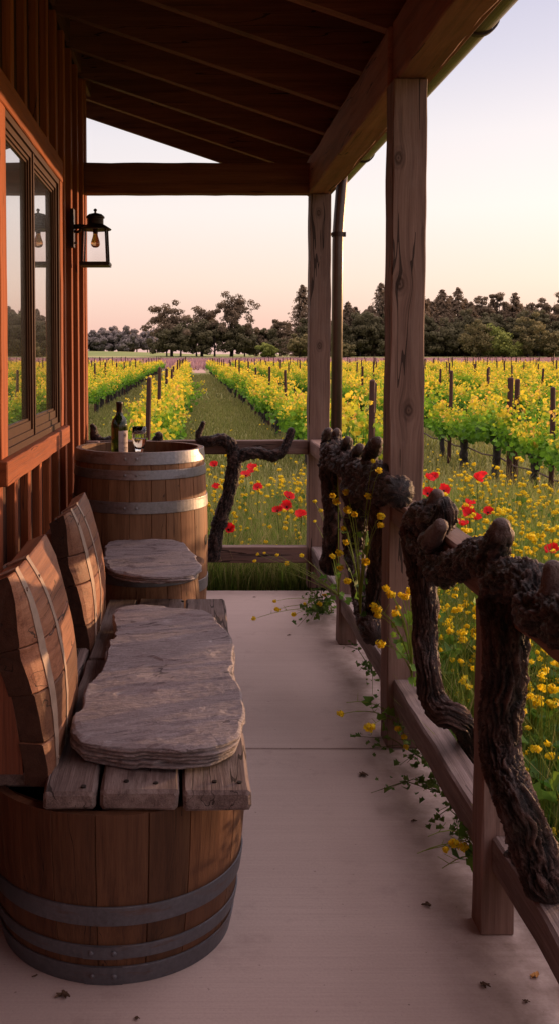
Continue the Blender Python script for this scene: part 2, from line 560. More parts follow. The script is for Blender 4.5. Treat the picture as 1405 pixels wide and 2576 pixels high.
def bark_tube(mb, pts, na=60, step=.005, amp=1.0, seed=0.0, knob=.25, twist=.5, pale=0.0, pale_from=.75):
    R = catmull(pts, step)
    n = len(R)
    v = []; f = []; c = []
    t0 = (R[1][0] - R[0][0]).normalized(); nrm = t0.orthogonal().normalized()
    s = 0.0
    # rounded end rings
    rings = []
    for i, (p, r) in enumerate(R):
        rings.append((p, r))
    dr0 = -(R[1][0] - R[0][0]).normalized(); dr1 = (R[-1][0] - R[-2][0]).normalized()
    capn = 5
    pre = [(R[0][0] + dr0 * R[0][1] * math.sin(math.pi / 2 * (k / capn)) * .8, R[0][1] * max(.02, math.cos(math.pi / 2 * (k / capn)))) for k in range(capn, 0, -1)]
    post = [(R[-1][0] + dr1 * R[-1][1] * math.sin(math.pi / 2 * (k / capn)) * .8, R[-1][1] * max(.02, math.cos(math.pi / 2 * (k / capn)))) for k in range(1, capn + 1)]
    rings = pre + rings + post
    N = len(rings)
    for i, (p, r) in enumerate(rings):
        t = rings[min(i + 1, N - 1)][0] - rings[max(i - 1, 0)][0]
        t = t.normalized() if t.length > 1e-9 else t0
        nrm = (nrm - t * nrm.dot(t)).normalized(); b = t.cross(nrm)
        if i: s += (p - rings[i - 1][0]).length
        u = i / (N - 1)
        for k in range(na):
            a = 2 * math.pi * k / na
            d = nrm * math.cos(a) + b * math.sin(a)
            q = p + d * r
            aa = a + twist * s + .55 * noise.noise((q.x * 9 + seed, q.y * 9, q.z * 9)) + .22 * noise.noise((q.x * 27, q.y * 27 + seed, q.z * 27))
            ca, sa = math.cos(aa), math.sin(aa)
            st1 = noise.noise((ca * 3.1 + seed, sa * 3.1, s * 6 + seed))
            st2 = noise.noise((ca * 7.5 + seed, sa * 7.5, s * 11))
            saw = (st1 * 2.3 + st2 * 1.1 + 4) % 1.0            # overlapping shreds of bark
            lump = noise.noise((q.x * 12 + seed, q.y * 12, q.z * 12))
            lump2 = noise.noise((q.x * 31, q.y * 31 + seed, q.z * 31))
            kk = min(1, knob * 2.6)
            if knob > .2:
                w_ = Vector((lump2 * .010, lump * .008, 0))
                f1 = noise.voronoi((q + w_) * 36)[0][0]; f2 = noise.voronoi((q - w_) * 88)[0][0]
            else: f1 = f2 = .4
            pl = 0.0
            if pale > 0 and u > pale_from: pl = pale * min(1, (u - pale_from) / .12)
            cw = 1.0
            if i < capn: cw = (r / R[0][1]) ** 2
            elif i >= N - capn: cw = (r / R[-1][1]) ** 2
            saw = .5 + (saw - .5) * cw; st2 *= cw; st1 *= cw
            strand = (.20 * (saw - .5) + .17 * st2 + .10 * st1) * amp * (1 - .45 * kk)
            dis = strand + knob * (.75 * lump + .45 * lump2) + kk * (.30 * (.42 - f1) + .24 * (.42 - f2))
            dis *= (1 - .40 * pl)
            cav = max(0, min(1, .40 + (saw - .5) * .55 * (1 - .5 * kk) + st2 * .55 + kk * (.5 * (.42 - f1) + .9 * (.42 - f2)) + lump2 * .25))
            c.append((cav, pl, 0))
            v.append(q + d * (r * dis))
    for j in range(N - 1):
        for k in range(na):
            m = (k + 1) % na
            f.append((j * na + k, j * na + m, (j + 1) * na + m, (j + 1) * na + k))
    f.append(tuple(reversed(range(na)))); f.append(tuple(range((N - 1) * na, N * na)))
    mb.add(v, f, c)


# ------------------------------------------------------------------ light
SUN_AZ, SUN_EL = R_(57), R_(3.6)          # azimuth from +Y towards +X
sv = Vector((math.sin(SUN_AZ) * math.cos(SUN_EL), math.cos(SUN_AZ) * math.cos(SUN_EL), math.sin(SUN_EL)))
sd = bpy.data.lights.new('sun', 'SUN'); so = bpy.data.objects.new('sun', sd); COL.objects.link(so)
sd.energy = 5.0; sd.angle = R_(.6); sd.color = (1.0, .56, .27)
so.rotation_euler = sv.to_track_quat('Z', 'Y').to_euler()
so.location = (20, 15, 12)

w = bpy.data.worlds.new('World'); scene.world = w; w.use_nodes = True
wt = w.node_tree
for n in list(wt.nodes): wt.nodes.remove(n)
t = NT(wt)
wo = t.n('OutputWorld'); bg = t.n('Background'); t.l(bg.outputs[0], wo.inputs[0])
sky = t.n('TexSky'); sky.sky_type = 'NISHITA'; sky.sun_disc = False
sky.sun_elevation = SUN_EL; sky.sun_rotation = SUN_AZ
tc = t.n('TexCoord'); sep = t.n('SeparateXYZ'); t.l(tc.outputs['Generated'], sep.inputs[0])
el = t.math('MULTIPLY', t.math('ARCSINE', sep.outputs[2]), 180 / math.pi / 90)
grad = t.ramp(el, [(0.0, (.80, .50, .46)), (1.5 / 90, (.86, .55, .49)), (4 / 90, (.92, .70, .62)), (8 / 90, (.93, .82, .79)),
                   (12 / 90, (.84, .77, .80)), (16 / 90, (.66, .625, .745)), (20 / 90, (.53, .51, .68)), (27 / 90, (1.15, .92, 1.02)), (45 / 90, (2.9, 2.25, 2.3)), (1.0, (2.5, 2.0, 2.2))])  # sky above the view is boosted, an unseen fill for the shaded porch
dt = t.vmath('DOT_PRODUCT', tc.outputs['Generated'], tuple(sv))
glow = t.math('POWER', t.math('MAXIMUM', dt, 0.0), 5.0)
gcol = t.mix(glow, (0, 0, 0), (.22, .17, .12))
sk = t.mix(1.0, sky.outputs[0], (.035, .035, .035), 'MULTIPLY')
hv = t.vmath('DOT_PRODUCT', tc.outputs['Generated'], (math.sin(SUN_AZ), math.cos(SUN_AZ), 0))
grad = t.mix(1.0, grad, t.mr(hv, -.75, .35, .72, 1.0), 'MULTIPLY')
tot = t.mix(1.0, t.mix(1.0, grad, gcol, 'ADD'), sk, 'ADD')
t.l(tot, bg.inputs['Color']); bg.inputs['Strength'].default_value = 1.0

scene.view_settings.view_transform = 'Standard'
scene.view_settings.look = 'None'
scene.view_settings.exposure = 0
scene.cycles.max_bounces = 8
scene.cycles.diffuse_bounces = 4
scene.cycles.glossy_bounces = 4
scene.cycles.transmission_bounces = 8
scene.cycles.transparent_max_bounces = 8
scene.cycles.use_denoising = True
scene.cycles.caustics_reflective = False
scene.cycles.caustics_refractive = False

# ------------------------------------------------------------------ ground
GZ = -.12


def ground_z(x, y):
    z = GZ
    if y > 290:
        k = min(1, (y - 290) / 140)
        side = max(0, min(1, (20 - x) / 60))
        k2 = min(1, (y - 290) / 22)
        z += .75 * k2 * k2 * (3 - 2 * k2) + 2.3 * k * k * (3 - 2 * k) * side
    return z


gx = sorted(set([-3000, -900, -300, -120, -60, -30, -10, -4, 0, 4, 10, 30, 60, 120, 300, 900, 3000]))
gy = [-1500, -300, -60, -10, 0, 6, 12, 30, 60, 120, 180, 240, 290, 297, 304, 312, 330, 350, 370, 390, 410, 430, 500, 900, 3000]
mb = MB()
mb.add([(x, y, ground_z(x, y)) for y in gy for x in gx],
       [(j * len(gx) + i, j * len(gx) + i + 1, (j + 1) * len(gx) + i + 1, (j + 1) * len(gx) + i) for j in range(len(gy) - 1) for i in range(len(gx) - 1)])
tag(mb.build('ground', M['ground']), kind='structure')

# a bare strip of track where the alley meets the far headland
mb = MB()
v = []; nseg = 14
for i in range(nseg + 1):
    y = 84 + i * 2.1
    wob = .12 * noise.noise((y * .2, 3, 1))
    v += [(-.15 + wob, y, GZ + .006), (1.35 + wob, y, GZ + .006)]
mb.add(v, [(2 * i, 2 * i + 1, 2 * i + 3, 2 * i + 2) for i in range(nseg)])
tag(mb.build('path', flat('bare_earth', (.36, .24, .19), .95, .1)), kind='structure')

# ------------------------------------------------------------------ porch floor: two concrete pours with a joint
mb = MB()
bm = bmesh.new()


def slab(bm, x0, x1, y0, y1, z0, z1):
    r = bmesh.ops.create_cube(bm, size=1.0)
    for v_ in r['verts']:
        v_.co = Vector(((x0 + x1) / 2 + v_.co.x * (x1 - x0), (y0 + y1) / 2 + v_.co.y * (y1 - y0), (z0 + z1) / 2 + v_.co.z * (z1 - z0)))
    return r['verts']


slab(bm, -.70, .93, -3.2, 3.699, -.2, 0)
slab(bm, -.70, .93, 3.708, 6.235, -.2, 0)
bmesh.ops.bevel(bm, geom=list(bm.edges), offset=.004, segments=2, affect='EDGES')
slab(bm, -.69, .92, 3.6, 3.8, -.2, -.014)
me = bpy.data.meshes.new('porch_floor'); bm.to_mesh(me); bm.free(); me.materials.append(M['concrete'])
tag(link('porch_floor', me), kind='structure')

# ------------------------------------------------------------------ house: wall, battens, window
WX = -.702          # face of the boards
BX = -.670          # face of the battens
house = thing('house', 'red brown board and batten house wall with casement window along the porch', 'house', (-2.3, 2.5, 0))
HO = (-2.3, 2.5, 0)
WY0, WY1, WZ0, WZ1 = 3.50, 5.06, 1.10, 2.44     # rough opening
mb = MB()
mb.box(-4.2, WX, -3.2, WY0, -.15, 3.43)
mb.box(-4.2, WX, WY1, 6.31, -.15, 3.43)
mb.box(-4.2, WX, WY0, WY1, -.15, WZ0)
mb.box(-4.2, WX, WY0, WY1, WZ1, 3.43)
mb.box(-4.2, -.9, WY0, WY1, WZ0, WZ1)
M['sid_dark'] = wood('shaded_board', 'z', (.03, .009, .005), (.065, .019, .009), (.105, .032, .014), 1.2, .3, bump=.6)  # shade between the battens is put into this darker board colour
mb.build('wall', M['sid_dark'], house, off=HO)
by = 6.27
bi = 0
while by > -3:
    for (z0, z1) in ((-.02, 3.20),) if not (3.44 < by < 5.14) else ((-.02, 1.03), (2.485, 3.20)):
        timber(WX - .004, BX, by - .033, by + .033, z0, z1, .003, .001, .3).build('batten', M['sid_z'], house, off=HO)
    by -= .309
# corner board
timber(WX - .004, BX + .006, 6.315, 6.42, -.02, 3.36, .003, .001, .3).build('corner_board', M['sid_z'], house, off=HO)
# casing
for nm, a in (('casing', (WX, -.652, 3.44, 5.13, 2.372, 2.484)), ('casing', (WX, -.655, 3.44, 3.56, 1.13, 2.372)), ('casing', (WX, -.655, 5.03, 5.125, 1.13, 2.372))):
    ax = 'y' if nm == 'casing' and a[3] - a[2] > 1 else 'z'
    timber(*a, .004, .0015, .1).build('window_casing', M['sid_' + ax], house, off=HO)
timber(WX, -.628, 3.40, 5.165, 1.040, 1.128, .004, .002, .1).build('window_sill', M['sid_y'], house, off=HO)
# window frame with two sashes
win = MB()
X0 = -.70


def frame(mb, y0, y1, z0, z1, wd, xa, xb, wb=None):
    wb = wb or wd
    mb.box(xa, xb, y0, y0 + wd, z0, z1); mb.box(xa, xb, y1 - wd, y1, z0, z1)
    mb.box(xa, xb, y0 + wd, y1 - wd, z0, z0 + wb); mb.box(xa, xb, y0 + wd, y1 - wd, z1 - wd, z1)


frame(win, 3.56, 5.03, 1.13, 2.372, .026, -.74, -.660)
wf = win.build('window', M['bronze'], house, off=HO)
for (y0, y1) in ((3.586, 4.235), (4.262, 5.004)):
    s_ = MB()
    frame(s_, y0, y1, 1.156, 2.346, .026, -.735, -.670)
    frame(s_, y0 + .026, y1 - .026, 1.182, 2.320, .014, -.735, -.678, .036)
    frame(s_, y0 + .040, y1 - .040, 1.218, 2.306, .010, -.735, -.686)
    so_ = s_.build('sash', M['bronze'], wf)
    for v_ in so_.data.vertices: v_.co -= Vector(HO)
    p_ = MB(); p_.box(-.71, -.693, y0 + .0495, y1 - .0495, 1.2275, 2.2965)
    po_ = p_.build('pane', M['pane'], wf)
    for v_ in po_.data.vertices: v_.co -= Vector(HO)
mu = MB(); mu.box(-.735, -.664, 4.235, 4.262, 1.156, 2.346)
mo = mu.build('mullion', M['bronze'], wf)
for v_ in mo.data.vertices: v_.co -= Vector(HO)

# ------------------------------------------------------------------ porch roof: posts, beams, rafters, decking
porch = thing('porch_roof', 'dark timber porch roof on square posts with exposed sloping rafters', 'porch', (.82, 3.7, 0))
PO = (.82, 3.7, 0)


def zb(x): return 2.73 + .335 * (.76 - x)


# corner post and main post carry knots where the photograph shows them
def knots(lst, yy):
    return [(p.x - PO[0], p.z - PO[2], s) for (x, y, s) in lst for p in [at(x, y, 1, yy)]]


mainwood = wood('main_post_timber', 'z', (.075, .042, .035), (.20, .122, .098), (.33, .215, .178), .9, 1.0, weather=.15,
                knots=knots([(1000, 397, .026), (1004, 715, .028), (1026, 1033, .026)], 3.704))
cornwood = wood('corner_post_timber', 'z', (.075, .042, .035), (.19, .118, .095), (.31, .205, .17), .9, 1.3, weather=.15,
                knots=knots([(802, 870, .024), (800, 535, .022)], 6.295))
timber(.742, .868, 3.704, 3.836, 0, 2.512, .004, .0022, .05).build('post', mainwood, porch, off=PO)
timber(.748, .880, 6.295, 6.425, 0, 2.505, .004, .0022, .05).build('post', cornwood, porch, off=PO)
timber(.742, .868, .55, .682, 0, 2.512, .004, .002, .1).build('post', M['post_z'], porch, off=PO)
timber(.756, .884, -3.2, 3.80, 2.515, 2.745, .006, .003, .08).build('beam', M['beam_y'], porch, off=PO)
timber(.742, .876, 3.80, 6.44, 2.508, 2.730, .006, .003, .08).build('beam', M['beam_y'], porch, off=PO)
timber(-.668, .742, 6.30, 6.40, 2.508, 2.698, .004, .002, .08).build('end_beam', M['dark_x'], porch, off=PO)


def sloped(y0, y1, dz0, dz1, xa=-.695, xb=.964):
    mb_ = MB()
    n = 12
    v = []
    for i in range(n + 1):
        x = xa + (xb - xa) * i / n
        z = zb(x)
        v += [(x, y0, z + dz0), (x, y1, z + dz0), (x, y1, z + dz1), (x, y0, z + dz1)]
    f = []
    for i in range(n):
        for k in range(4):
            f.append((4 * i + k, 4 * i + (k + 1) % 4, 4 * i + 4 + (k + 1) % 4, 4 * i + 4 + k))
    f.append((3, 2, 1, 0)); f.append((4 * n, 4 * n + 1, 4 * n + 2, 4 * n + 3))
    f = [tuple(reversed(q)) for q in f]
    mb_.add(v, f)
    return mb_


ys = [6.80, 6.222, 5.63, 5.045, 4.42, 3.845, 3.26, 2.66, 2.06, 1.46, .86, .26, -.4, -1.1, -1.8, -2.5]
for y in ys:
    sloped(y, y + .060, 0, .215, -1.6 if y > 6.3 else -.695).build('rafter', M['dark_x'], porch, off=PO)
sloped(7.10, 7.14, -.06, .25, -1.6).build('barge_board', M['dark_x'], porch, off=PO)
dk = MB()
yb = 7.10
while yb > -3.2:
    b = sloped(yb - .138, yb - .001, .2165, .24, -1.6, 1.0)
    dk.add(b.v, b.f); yb -= .14
dk.build('roof_decking', wood('roof_boards', 'x', (.08, .028, .015), (.18, .064, .034), (.28, .11, .056), .6, .3), porch, off=PO)
sloped(-3.2, 7.16, .243, .285, -1.7, 1.03).build('roof_cover', M['dark_x'], porch, off=PO)
timber(.966, .990, -3.2, 7.10, 2.625, 2.868, .003, .001, .3).build('fascia', M['dark_y'], porch, off=PO)
# blocking between the rafters above the wall and short brackets
for y0, y1 in zip(ys[1:], ys[:-1]):
    mb = MB(); mb.box(-.694, -.672, y0 + .061, y1 - .001, zb(-.675) + .02, zb(-.675) + .195)
    mb.build('blocking', M['dark_y'], porch, off=PO)

# ------------------------------------------------------------------ gutter and downspout
gut = thing('gutter', 'bronze half round gutter with downspout along the porch eave', 'gutter', (1.02, 3.5, 2.6))
GO = (1.02, 3.5, 2.6)
mb = MB()
n = 16
v = []; f = []
for (yy, dz) in ((-3.2, -.04), (7.04, 0.0)):
    for r in (.066, .060):
        for k in range(n + 1):
            a = math.pi + math.pi * k / n
            v.append((1.058 + r * math.cos(a), yy, 2.755 + dz + r * math.sin(a)))
q = n + 1
for k in range(n):
    f.append((k, k + 1, 2 * q + k + 1, 2 * q + k)); f.append((q + k + 1, q + k, 3 * q + k, 3 * q + k + 1))
    f.append((2 * q + k, 2 * q + k + 1, 3 * q + k + 1, 3 * q + k)); f.append((k + 1, k, q + k, q + k + 1))
f.append((0, 2 * q, 3 * q, q)); f.append((n, q + n, 3 * q + n, 2 * q + n))
f.append(tuple(2 * q + k for k in range(q)))
mb.add(v, f)
mb.build('gutter_trough', M['gutter'], gut, off=GO)
for yy in (6.2, 5.35, 3.72, 2.6, 1.4):
    mb = MB(); v = []; f = []
    dz = -.04 * (7.04 - yy) / 10.24
    for k in range(n + 1):
        a = math.pi + math.pi * k / n
        for r in (.067, .075):
            for yo in (-.014, .014):
                v.append((1.058 + r * math.cos(a), yy + yo, 2.755 + dz + r * math.sin(a)))
    for k in range(n):
        a, b = 4 * k, 4 * k + 4
        f += [(a + 2, a + 3, b + 3, b + 2), (a + 1, a, b, b + 1), (a, a + 2, b + 2, b), (a + 3, a + 1, b + 1, b + 3)]
    mb.add(v, f)
    mb.build('hanger', M['lamp_metal'], gut, off=GO)
mb = MB()
pp = [(.985, 6.55, 2.72), (.978, 6.54, 2.60), (.970, 6.53, 2.50), (.961, 6.52, 2.40), (.955, 6.52, 2.30), (.953, 6.52, 2.20), (.953, 6.52, .02)]
mb.tube(pp, .036, 20)
dsp = mb.build('downspout', M['pipe'], gut, smooth=True, off=GO)
mb = MB(); mb.tube([(.953, 6.52, 2.262), (.953, 6.52, 2.292)], .040, 20); mb.box(.872, .93, 6.50, 6.515, 2.268, 2.286); mb.box(.985, 1.004, 6.505, 6.52, 2.262, 2.292)
o = mb.build('pipe_clip', M['lamp_metal'], gut, off=GO)

# ------------------------------------------------------------------ railings
rail = thing('side_railing', 'weathered timber railing with square posts along the open side of the porch', 'railing', (.80, 3.6, 0))
RO = (.80, 3.6, 0)
timber(.757, .852, 5.05, 5.145, 0, .862, .004, .002, .04).build('railing_post', M['post_z'], rail, off=RO)
timber(.744, .832, 2.485, 2.573, 0, .862, .004, .002, .04).build('railing_post', M['post_z'], rail, off=RO)
timber(.744, .832, 1.15, 1.238, 0, .862, .004, .002, .04).build('railing_post', M['post_z'], rail, off=RO)
for (y0, y1) in ((.69, 3.702), (3.838, 6.293)):
    timber(.752, .842, y0, y1, .864, .955, .006, .003, .05).build('top_rail', M['post_y'], rail, off=RO)
for (y0, y1, dx) in ((.69, 1.148, .01), (1.24, 2.483, .012), (2.575, 3.702, .0), (3.838, 5.048, .006), (5.147, 6.293, .004)):
    timber(.760 + dx, .848 + dx, y0, y1, .172, .268, .007, .003, .05).build('bottom_rail', M['plank_y'], rail, off=RO)
erail = thing('end_railing', 'dark weathered two rail fence closing the far end of the porch', 'railing', (.05, 6.3, 0))
EO = (.05, 6.3, 0)
timber(-.66, .746, 6.30, 6.385, .862, .947, .005, .002, .06).build('top_rail', M['post_x'], erail, off=EO)
timber(-.66, .746, 6.30, 6.385, .163, .264, .005, .002, .06).build('bottom_rail', M['post_x'], erail, off=EO)
timber(-.66, -.575, 6.20, 6.298, .0, .95, .005, .002, .06).build('railing_post', M['post_z'], erail, off=EO)

# ------------------------------------------------------------------ gnarled old vine trunks set into the railings


def path(ax, val, lst, k=None):
    """lst of (x, y, radius, depth shift)"""
    res = []
    for e in lst:
        x, y, r = e[:3]; dv = e[3] if len(e) > 3 else 0
        p = at(x, y, ax, val + dv)
        res.append((p, r))
    return res


def vine_trunk(label, base, limbs, seed):
    root = thing('vine_trunk', label, 'vine trunk', base, group=None)
    mb_ = MB()
    for i, (pts, kw) in enumerate(limbs):
        bark_tube(mb_, pts, seed=seed + i * 3.1, **kw)
    mb_.build('gnarled_wood', M['bark'], root, smooth=True, off=base)
    return root


Ye = 6.24
vine_trunk('dark old grapevine trunk forked like a Y across the end railing beside the barrel', at(540, 1400, 1, Ye),
           [(path(1, Ye, [(534, 1400, .048), (545, 1345, .046), (562, 1285, .044), (578, 1225, .043), (590, 1175, .044), (592, 1148, .048)]), dict(knob=.24, amp=1.4, na=48)),
            (path(1, Ye, [(592, 1160, .044), (585, 1128, .042), (568, 1108, .038), (545, 1106, .036), (520, 1110, .034), (502, 1104, .028), (500, 1092, .022), (511, 1064, .016)]), dict(knob=.42, na=44)),
            (path(1, Ye, [(588, 1165, .040), (615, 1143, .038), (645, 1139, .036), (680, 1146, .036), (708, 1135, .034), (722, 1112, .030), (732, 1083, .025)]), dict(knob=.42, na=44))], 1.0)

Xr = .745
vine_trunk('thick shaggy vine trunk with several cut knobs between the corner post and first rail post', at(836, 1415, 0, Xr),
           [(path(0, Xr, [(832, 1425, .058), (836, 1370, .052), (842, 1300, .056), (838, 1230, .060), (836, 1180, .066)]), dict(knob=.16, amp=1.5)),
            (path(0, Xr, [(838, 1200, .055), (836, 1160, .070), (850, 1150, .075), (880, 1168, .070), (905, 1190, .062), (935, 1195, .055), (975, 1200, .05)]), dict(knob=.42)),
            (path(0, Xr, [(832, 1155, .055), (822, 1130, .042), (820, 1105, .034), (824, 1085, .026)]), dict(knob=.4, na=30, pale=.5)),
            (path(0, Xr, [(850, 1150, .05), (846, 1115, .034), (845, 1095, .028), (846, 1086, .02)]), dict(knob=.4, na=30, pale=.7)),
            (path(0, Xr, [(866, 1155, .05), (870, 1125, .032), (874, 1106, .022)]), dict(knob=.4, na=30, pale=.7)),
            (path(0, Xr, [(893, 1170, .045), (898, 1140, .03), (903, 1128, .022)]), dict(knob=.45, na=30, pale=.4)),
            (path(0, Xr, [(938, 1195, .05), (930, 1160, .036), (935, 1130, .034), (948, 1112, .026)]), dict(knob=.4, na=30, pale=.5))], 5.0)

vine_trunk('stout twin stemmed vine trunk standing just left of the big porch post', at(930, 1580, 0, Xr),
           [(path(0, Xr, [(938, 1592, .050), (925, 1555, .050), (912, 1500, .046), (905, 1450, .044), (888, 1395, .044), (890, 1340, .048), (900, 1285, .056), (902, 1245, .070)]), dict(knob=.14, amp=1.3)),
            (path(0, Xr + .02, [(940, 1575, .045), (945, 1480, .040), (952, 1400, .042), (958, 1320, .046), (950, 1260, .060)]), dict(knob=.16, amp=1.2)),
            (path(0, Xr, [(888, 1245, .050), (903, 1228, .066), (930, 1222, .064), (960, 1228, .062), (1000, 1240, .055)]), dict(knob=.40)),
            (path(0, Xr, [(915, 1225, .05), (930, 1200, .036), (955, 1195, .030)]), dict(knob=.4, na=30, pale=.6)),
            (path(0, Xr, [(885, 1240, .05), (872, 1222, .036), (870, 1210, .026)]), dict(knob=.4, na=30, pale=.3))], 9.0)

Xn = .745
vine_trunk('thick vine trunk with curled foot and pale sawn stub in front of the big post', at(1110, 1800, 0, Xn),
           [(path(0, Xn, [(1184, 1905, .030, .16), (1176, 1850, .034, .13), (1150, 1808, .038, .07), (1112, 1795, .042, .035), (1085, 1750, .040, .012), (1077, 1690, .037), (1068, 1610, .037), (1068, 1530, .039), (1062, 1450, .042), (1050, 1385, .046), (1044, 1340, .052)]), dict(knob=.14, amp=1.2, na=84)),
            (path(0, Xn, [(1030, 1330, .030), (1048, 1318, .050), (1078, 1300, .056), (1105, 1310, .048), (1122, 1290, .038), (1118, 1268, .026)]), dict(knob=.45, na=84)),
            (path(0, Xn, [(1080, 1300, .045), (1092, 1268, .028), (1098, 1244, .020)]), dict(knob=.3, na=36, pale=1.0, pale_from=.6)),
            (path(0, Xn - .03, [(1080, 1365, .034), (1092, 1345, .026), (1108, 1322, .021)]), dict(knob=.15, na=36, pale=1.0, pale_from=.3)),
            (path(0, Xn, [(1050, 1360, .046), (1085, 1395, .046), (1108, 1430, .050), (1145, 1425, .044), (1190, 1400, .044), (1225, 1410, .048), (1252, 1440, .044), (1270, 1480, .04)]), dict(knob=.34, na=84, step=.004)),
            (path(0, Xn, [(1225, 1412, .040), (1246, 1380, .036), (1256, 1345, .032), (1260, 1322, .022)]), dict(knob=.25, na=40, pale=.8, pale_from=.7))], 13.0)

vine_trunk('largest gnarled vine trunk leaning over the near bottom rail, its arm reaching right', at(1345, 2190, 0, Xn),
           [(path(0, Xn, [(1378, 2222, .056, .065), (1360, 2175, .050, .055), (1330, 2100, .046, .03), (1305, 2035, .045), (1275, 1960, .045), (1256, 1880, .046), (1258, 1800, .047), (1268, 1720, .047), (1272, 1640, .048), (1266, 1570, .050), (1262, 1520, .052)]), dict(knob=.12, amp=1.25, na=96, step=.004)),
            (path(0, Xn, [(1255, 1560, .040), (1258, 1500, .050), (1285, 1462, .050), (1325, 1468, .046), (1350, 1510, .050), (1380, 1545, .054), (1425, 1560, .058), (1480, 1590, .05)]), dict(knob=.32, na=96)),
            (path(0, Xn, [(1350, 1540, .05), (1385, 1520, .036), (1392, 1470, .024), (1392, 1428, .020)]), dict(knob=.2, na=40, pale=.9, pale_from=.45)),
            (path(0, Xn - .02, [(1345, 2180, .030, .085), (1312, 2170, .022, .05), (1290, 2150, .012, .03), (1272, 2150, .007, .02)]), dict(knob=.3, na=24))], 21.0)

vine_trunk('small dark vine trunk half hidden behind the wine bottle and wall corner', at(255, 1110, 1, 6.36),
           [(path(1, 6.36, [(330, 1118, .03), (290, 1108, .034), (262, 1112, .034), (240, 1100, .03), (236, 1080, .024), (232, 1070, .016)]), dict(knob=.35, na=28)),
            (path(1, 6.36, [(395, 1110, .034), (400, 1098, .03), (398, 1092, .02)]), dict(knob=.3, na=24)),
            (path(1, 6.38, [(285, 1112, .035), (290, 1180, .04), (300, 1300, .045)]), dict(knob=.15, na=28))], 31.0)

# ------------------------------------------------------------------ barrels


def staves(mb_, c, prof, nst, arc=(0, 360), seed=0, inner=.024, gap=.0022, sub=5):
    """prof: list of (z, r). Staves with a groove between neighbours."""
    rr = random.Random(seed)
    a0, a1 = R_(arc[0]), R_(arc[1])
    wid = [.7 + .6 * rr.random() for _ in range(nst)]
    tot_ = sum(wid); ang = [a0]
    for x in wid: ang.append(ang[-1] + (a1 - a0) * x / tot_)
    for s in range(nst):
        b0, b1 = ang[s], ang[s + 1]
        tint = .80 + .34 * rr.random(); warm = .95 + .12 * rr.random()
        col = (tint, tint * warm * .98, tint * warm * .95)
        v = []; f = []
        ga = gap / prof[len(prof) // 2][1]
        cols = [(b0, -gap * 2.2), (b0 + ga, -.0002)] + [(b0 + (b1 - b0) * k / sub, 0) for k in range(1, sub)] + [(b1 - ga, -.0002), (b1, -gap * 2.2)]
        nc = len(cols)
        jr = .0012 * (rr.random() - .5)
        pr = [(prof[0][0], prof[0][1] - inner)] + list(prof) + [(prof[-1][0], prof[-1][1] - inner)]
        for (z, r) in pr:
            for (a, d) in cols:
                v.append((c[0] + (r + d + jr) * math.cos(a), c[1] + (r + d + jr) * math.sin(a), c[2] + z))
        for j in range(len(pr) - 1):
            for k in range(nc - 1):
                f.append((j * nc + k, j * nc + k + 1, (j + 1) * nc + k + 1, (j + 1) * nc + k))
        # inside face of the wall
        top = (len(pr) - 1) * nc
        for k in range(nc - 1):
            pass
        mb_.add(v, f, col)
        # inner wall
        v2 = []; f2 = []
        for (z, r) in prof:
            for a in (b0, b1):
                v2.append((c[0] + (r - inner) * math.cos(a), c[1] + (r - inner) * math.sin(a), c[2] + z))
        for j in range(len(prof) - 1):
            f2.append((2 * j + 1, 2 * j, 2 * j + 2, 2 * j + 3))
        mb_.add(v2, f2, tuple(q * .8 for q in col))


def rprof(prof, z):
    for (z0, r0), (z1, r1) in zip(prof, prof[1:]):
        if z0 <= z <= z1: return r0 + (r1 - r0) * (z - z0) / (z1 - z0)
    return prof[-1][1] if z > prof[-1][0] else prof[0][1]


def hoop(c, prof, z0, z1, th=.0028, rivet_az=-90, n=96, lap=True):
    mb_ = MB()
    r0, r1 = rprof(prof, z0) + .0012, rprof(prof, z1) + .0012
    P = [(r0, z0), (r0 + th, z0 + .0008), (r0 + th + .0004, z0 + .003), (r1 + th + .0004, z1 - .003), (r1 + th, z1 - .0008), (r1, z1)]
    mb_.lathe(P, n, c)
    if lap:                                   # overlapping tail held with two rivets
        az = R_(rivet_az); zm = (z0 + z1) / 2; rm = (r0 + r1) / 2 + th
        v = []; f = []; ns = 10
        for i in range(ns + 1):
            a = az + (i / ns - .5) * .30
            for z, r in ((z0 + .001, r0 + th), (z0 + .001, r0 + th * 1.8), (z1 - .001, r1 + th * 1.8), (z1 - .001, r1 + th)):
                v.append((c[0] + r * math.cos(a), c[1] + r * math.sin(a), c[2] + z))
        for i in range(ns):
            for k in range(4):
                f.append((4 * i + k, 4 * i + 4 + k, 4 * i + 4 + (k + 1) % 4, 4 * i + (k + 1) % 4))
        f.append((0, 1, 2, 3)); f.append((4 * ns + 3, 4 * ns + 2, 4 * ns + 1, 4 * ns))
        mb_.add(v, f)
        for da in (-.085, .085):
            a = az + da; r = rm + th * .8
            ctr = Vector((c[0] + r * math.cos(a), c[1] + r * math.sin(a), c[2] + zm))
            d = Vector((math.cos(a), math.sin(a), 0))
            mb_.tube([ctr - d * .001, ctr + d * .0025, ctr + d * .0045], [.0072, .0068, .003], 10)
    return mb_


def bulge(h0, h1, rb, rh, hh, nz=22):
    """barrel profile between heights: bilge radius rb at the middle hh/2.., head radius rh at ends of a full barrel of height hh"""
    res = []
    for i in range(nz + 1):
        z = h0 + (h1 - h0) * i / nz
        u = (z - hh / 2) / (hh / 2)
        res.append((z, rh + (rb - rh) * (1 - min(1, abs(u)) ** 2.0)))
    return res


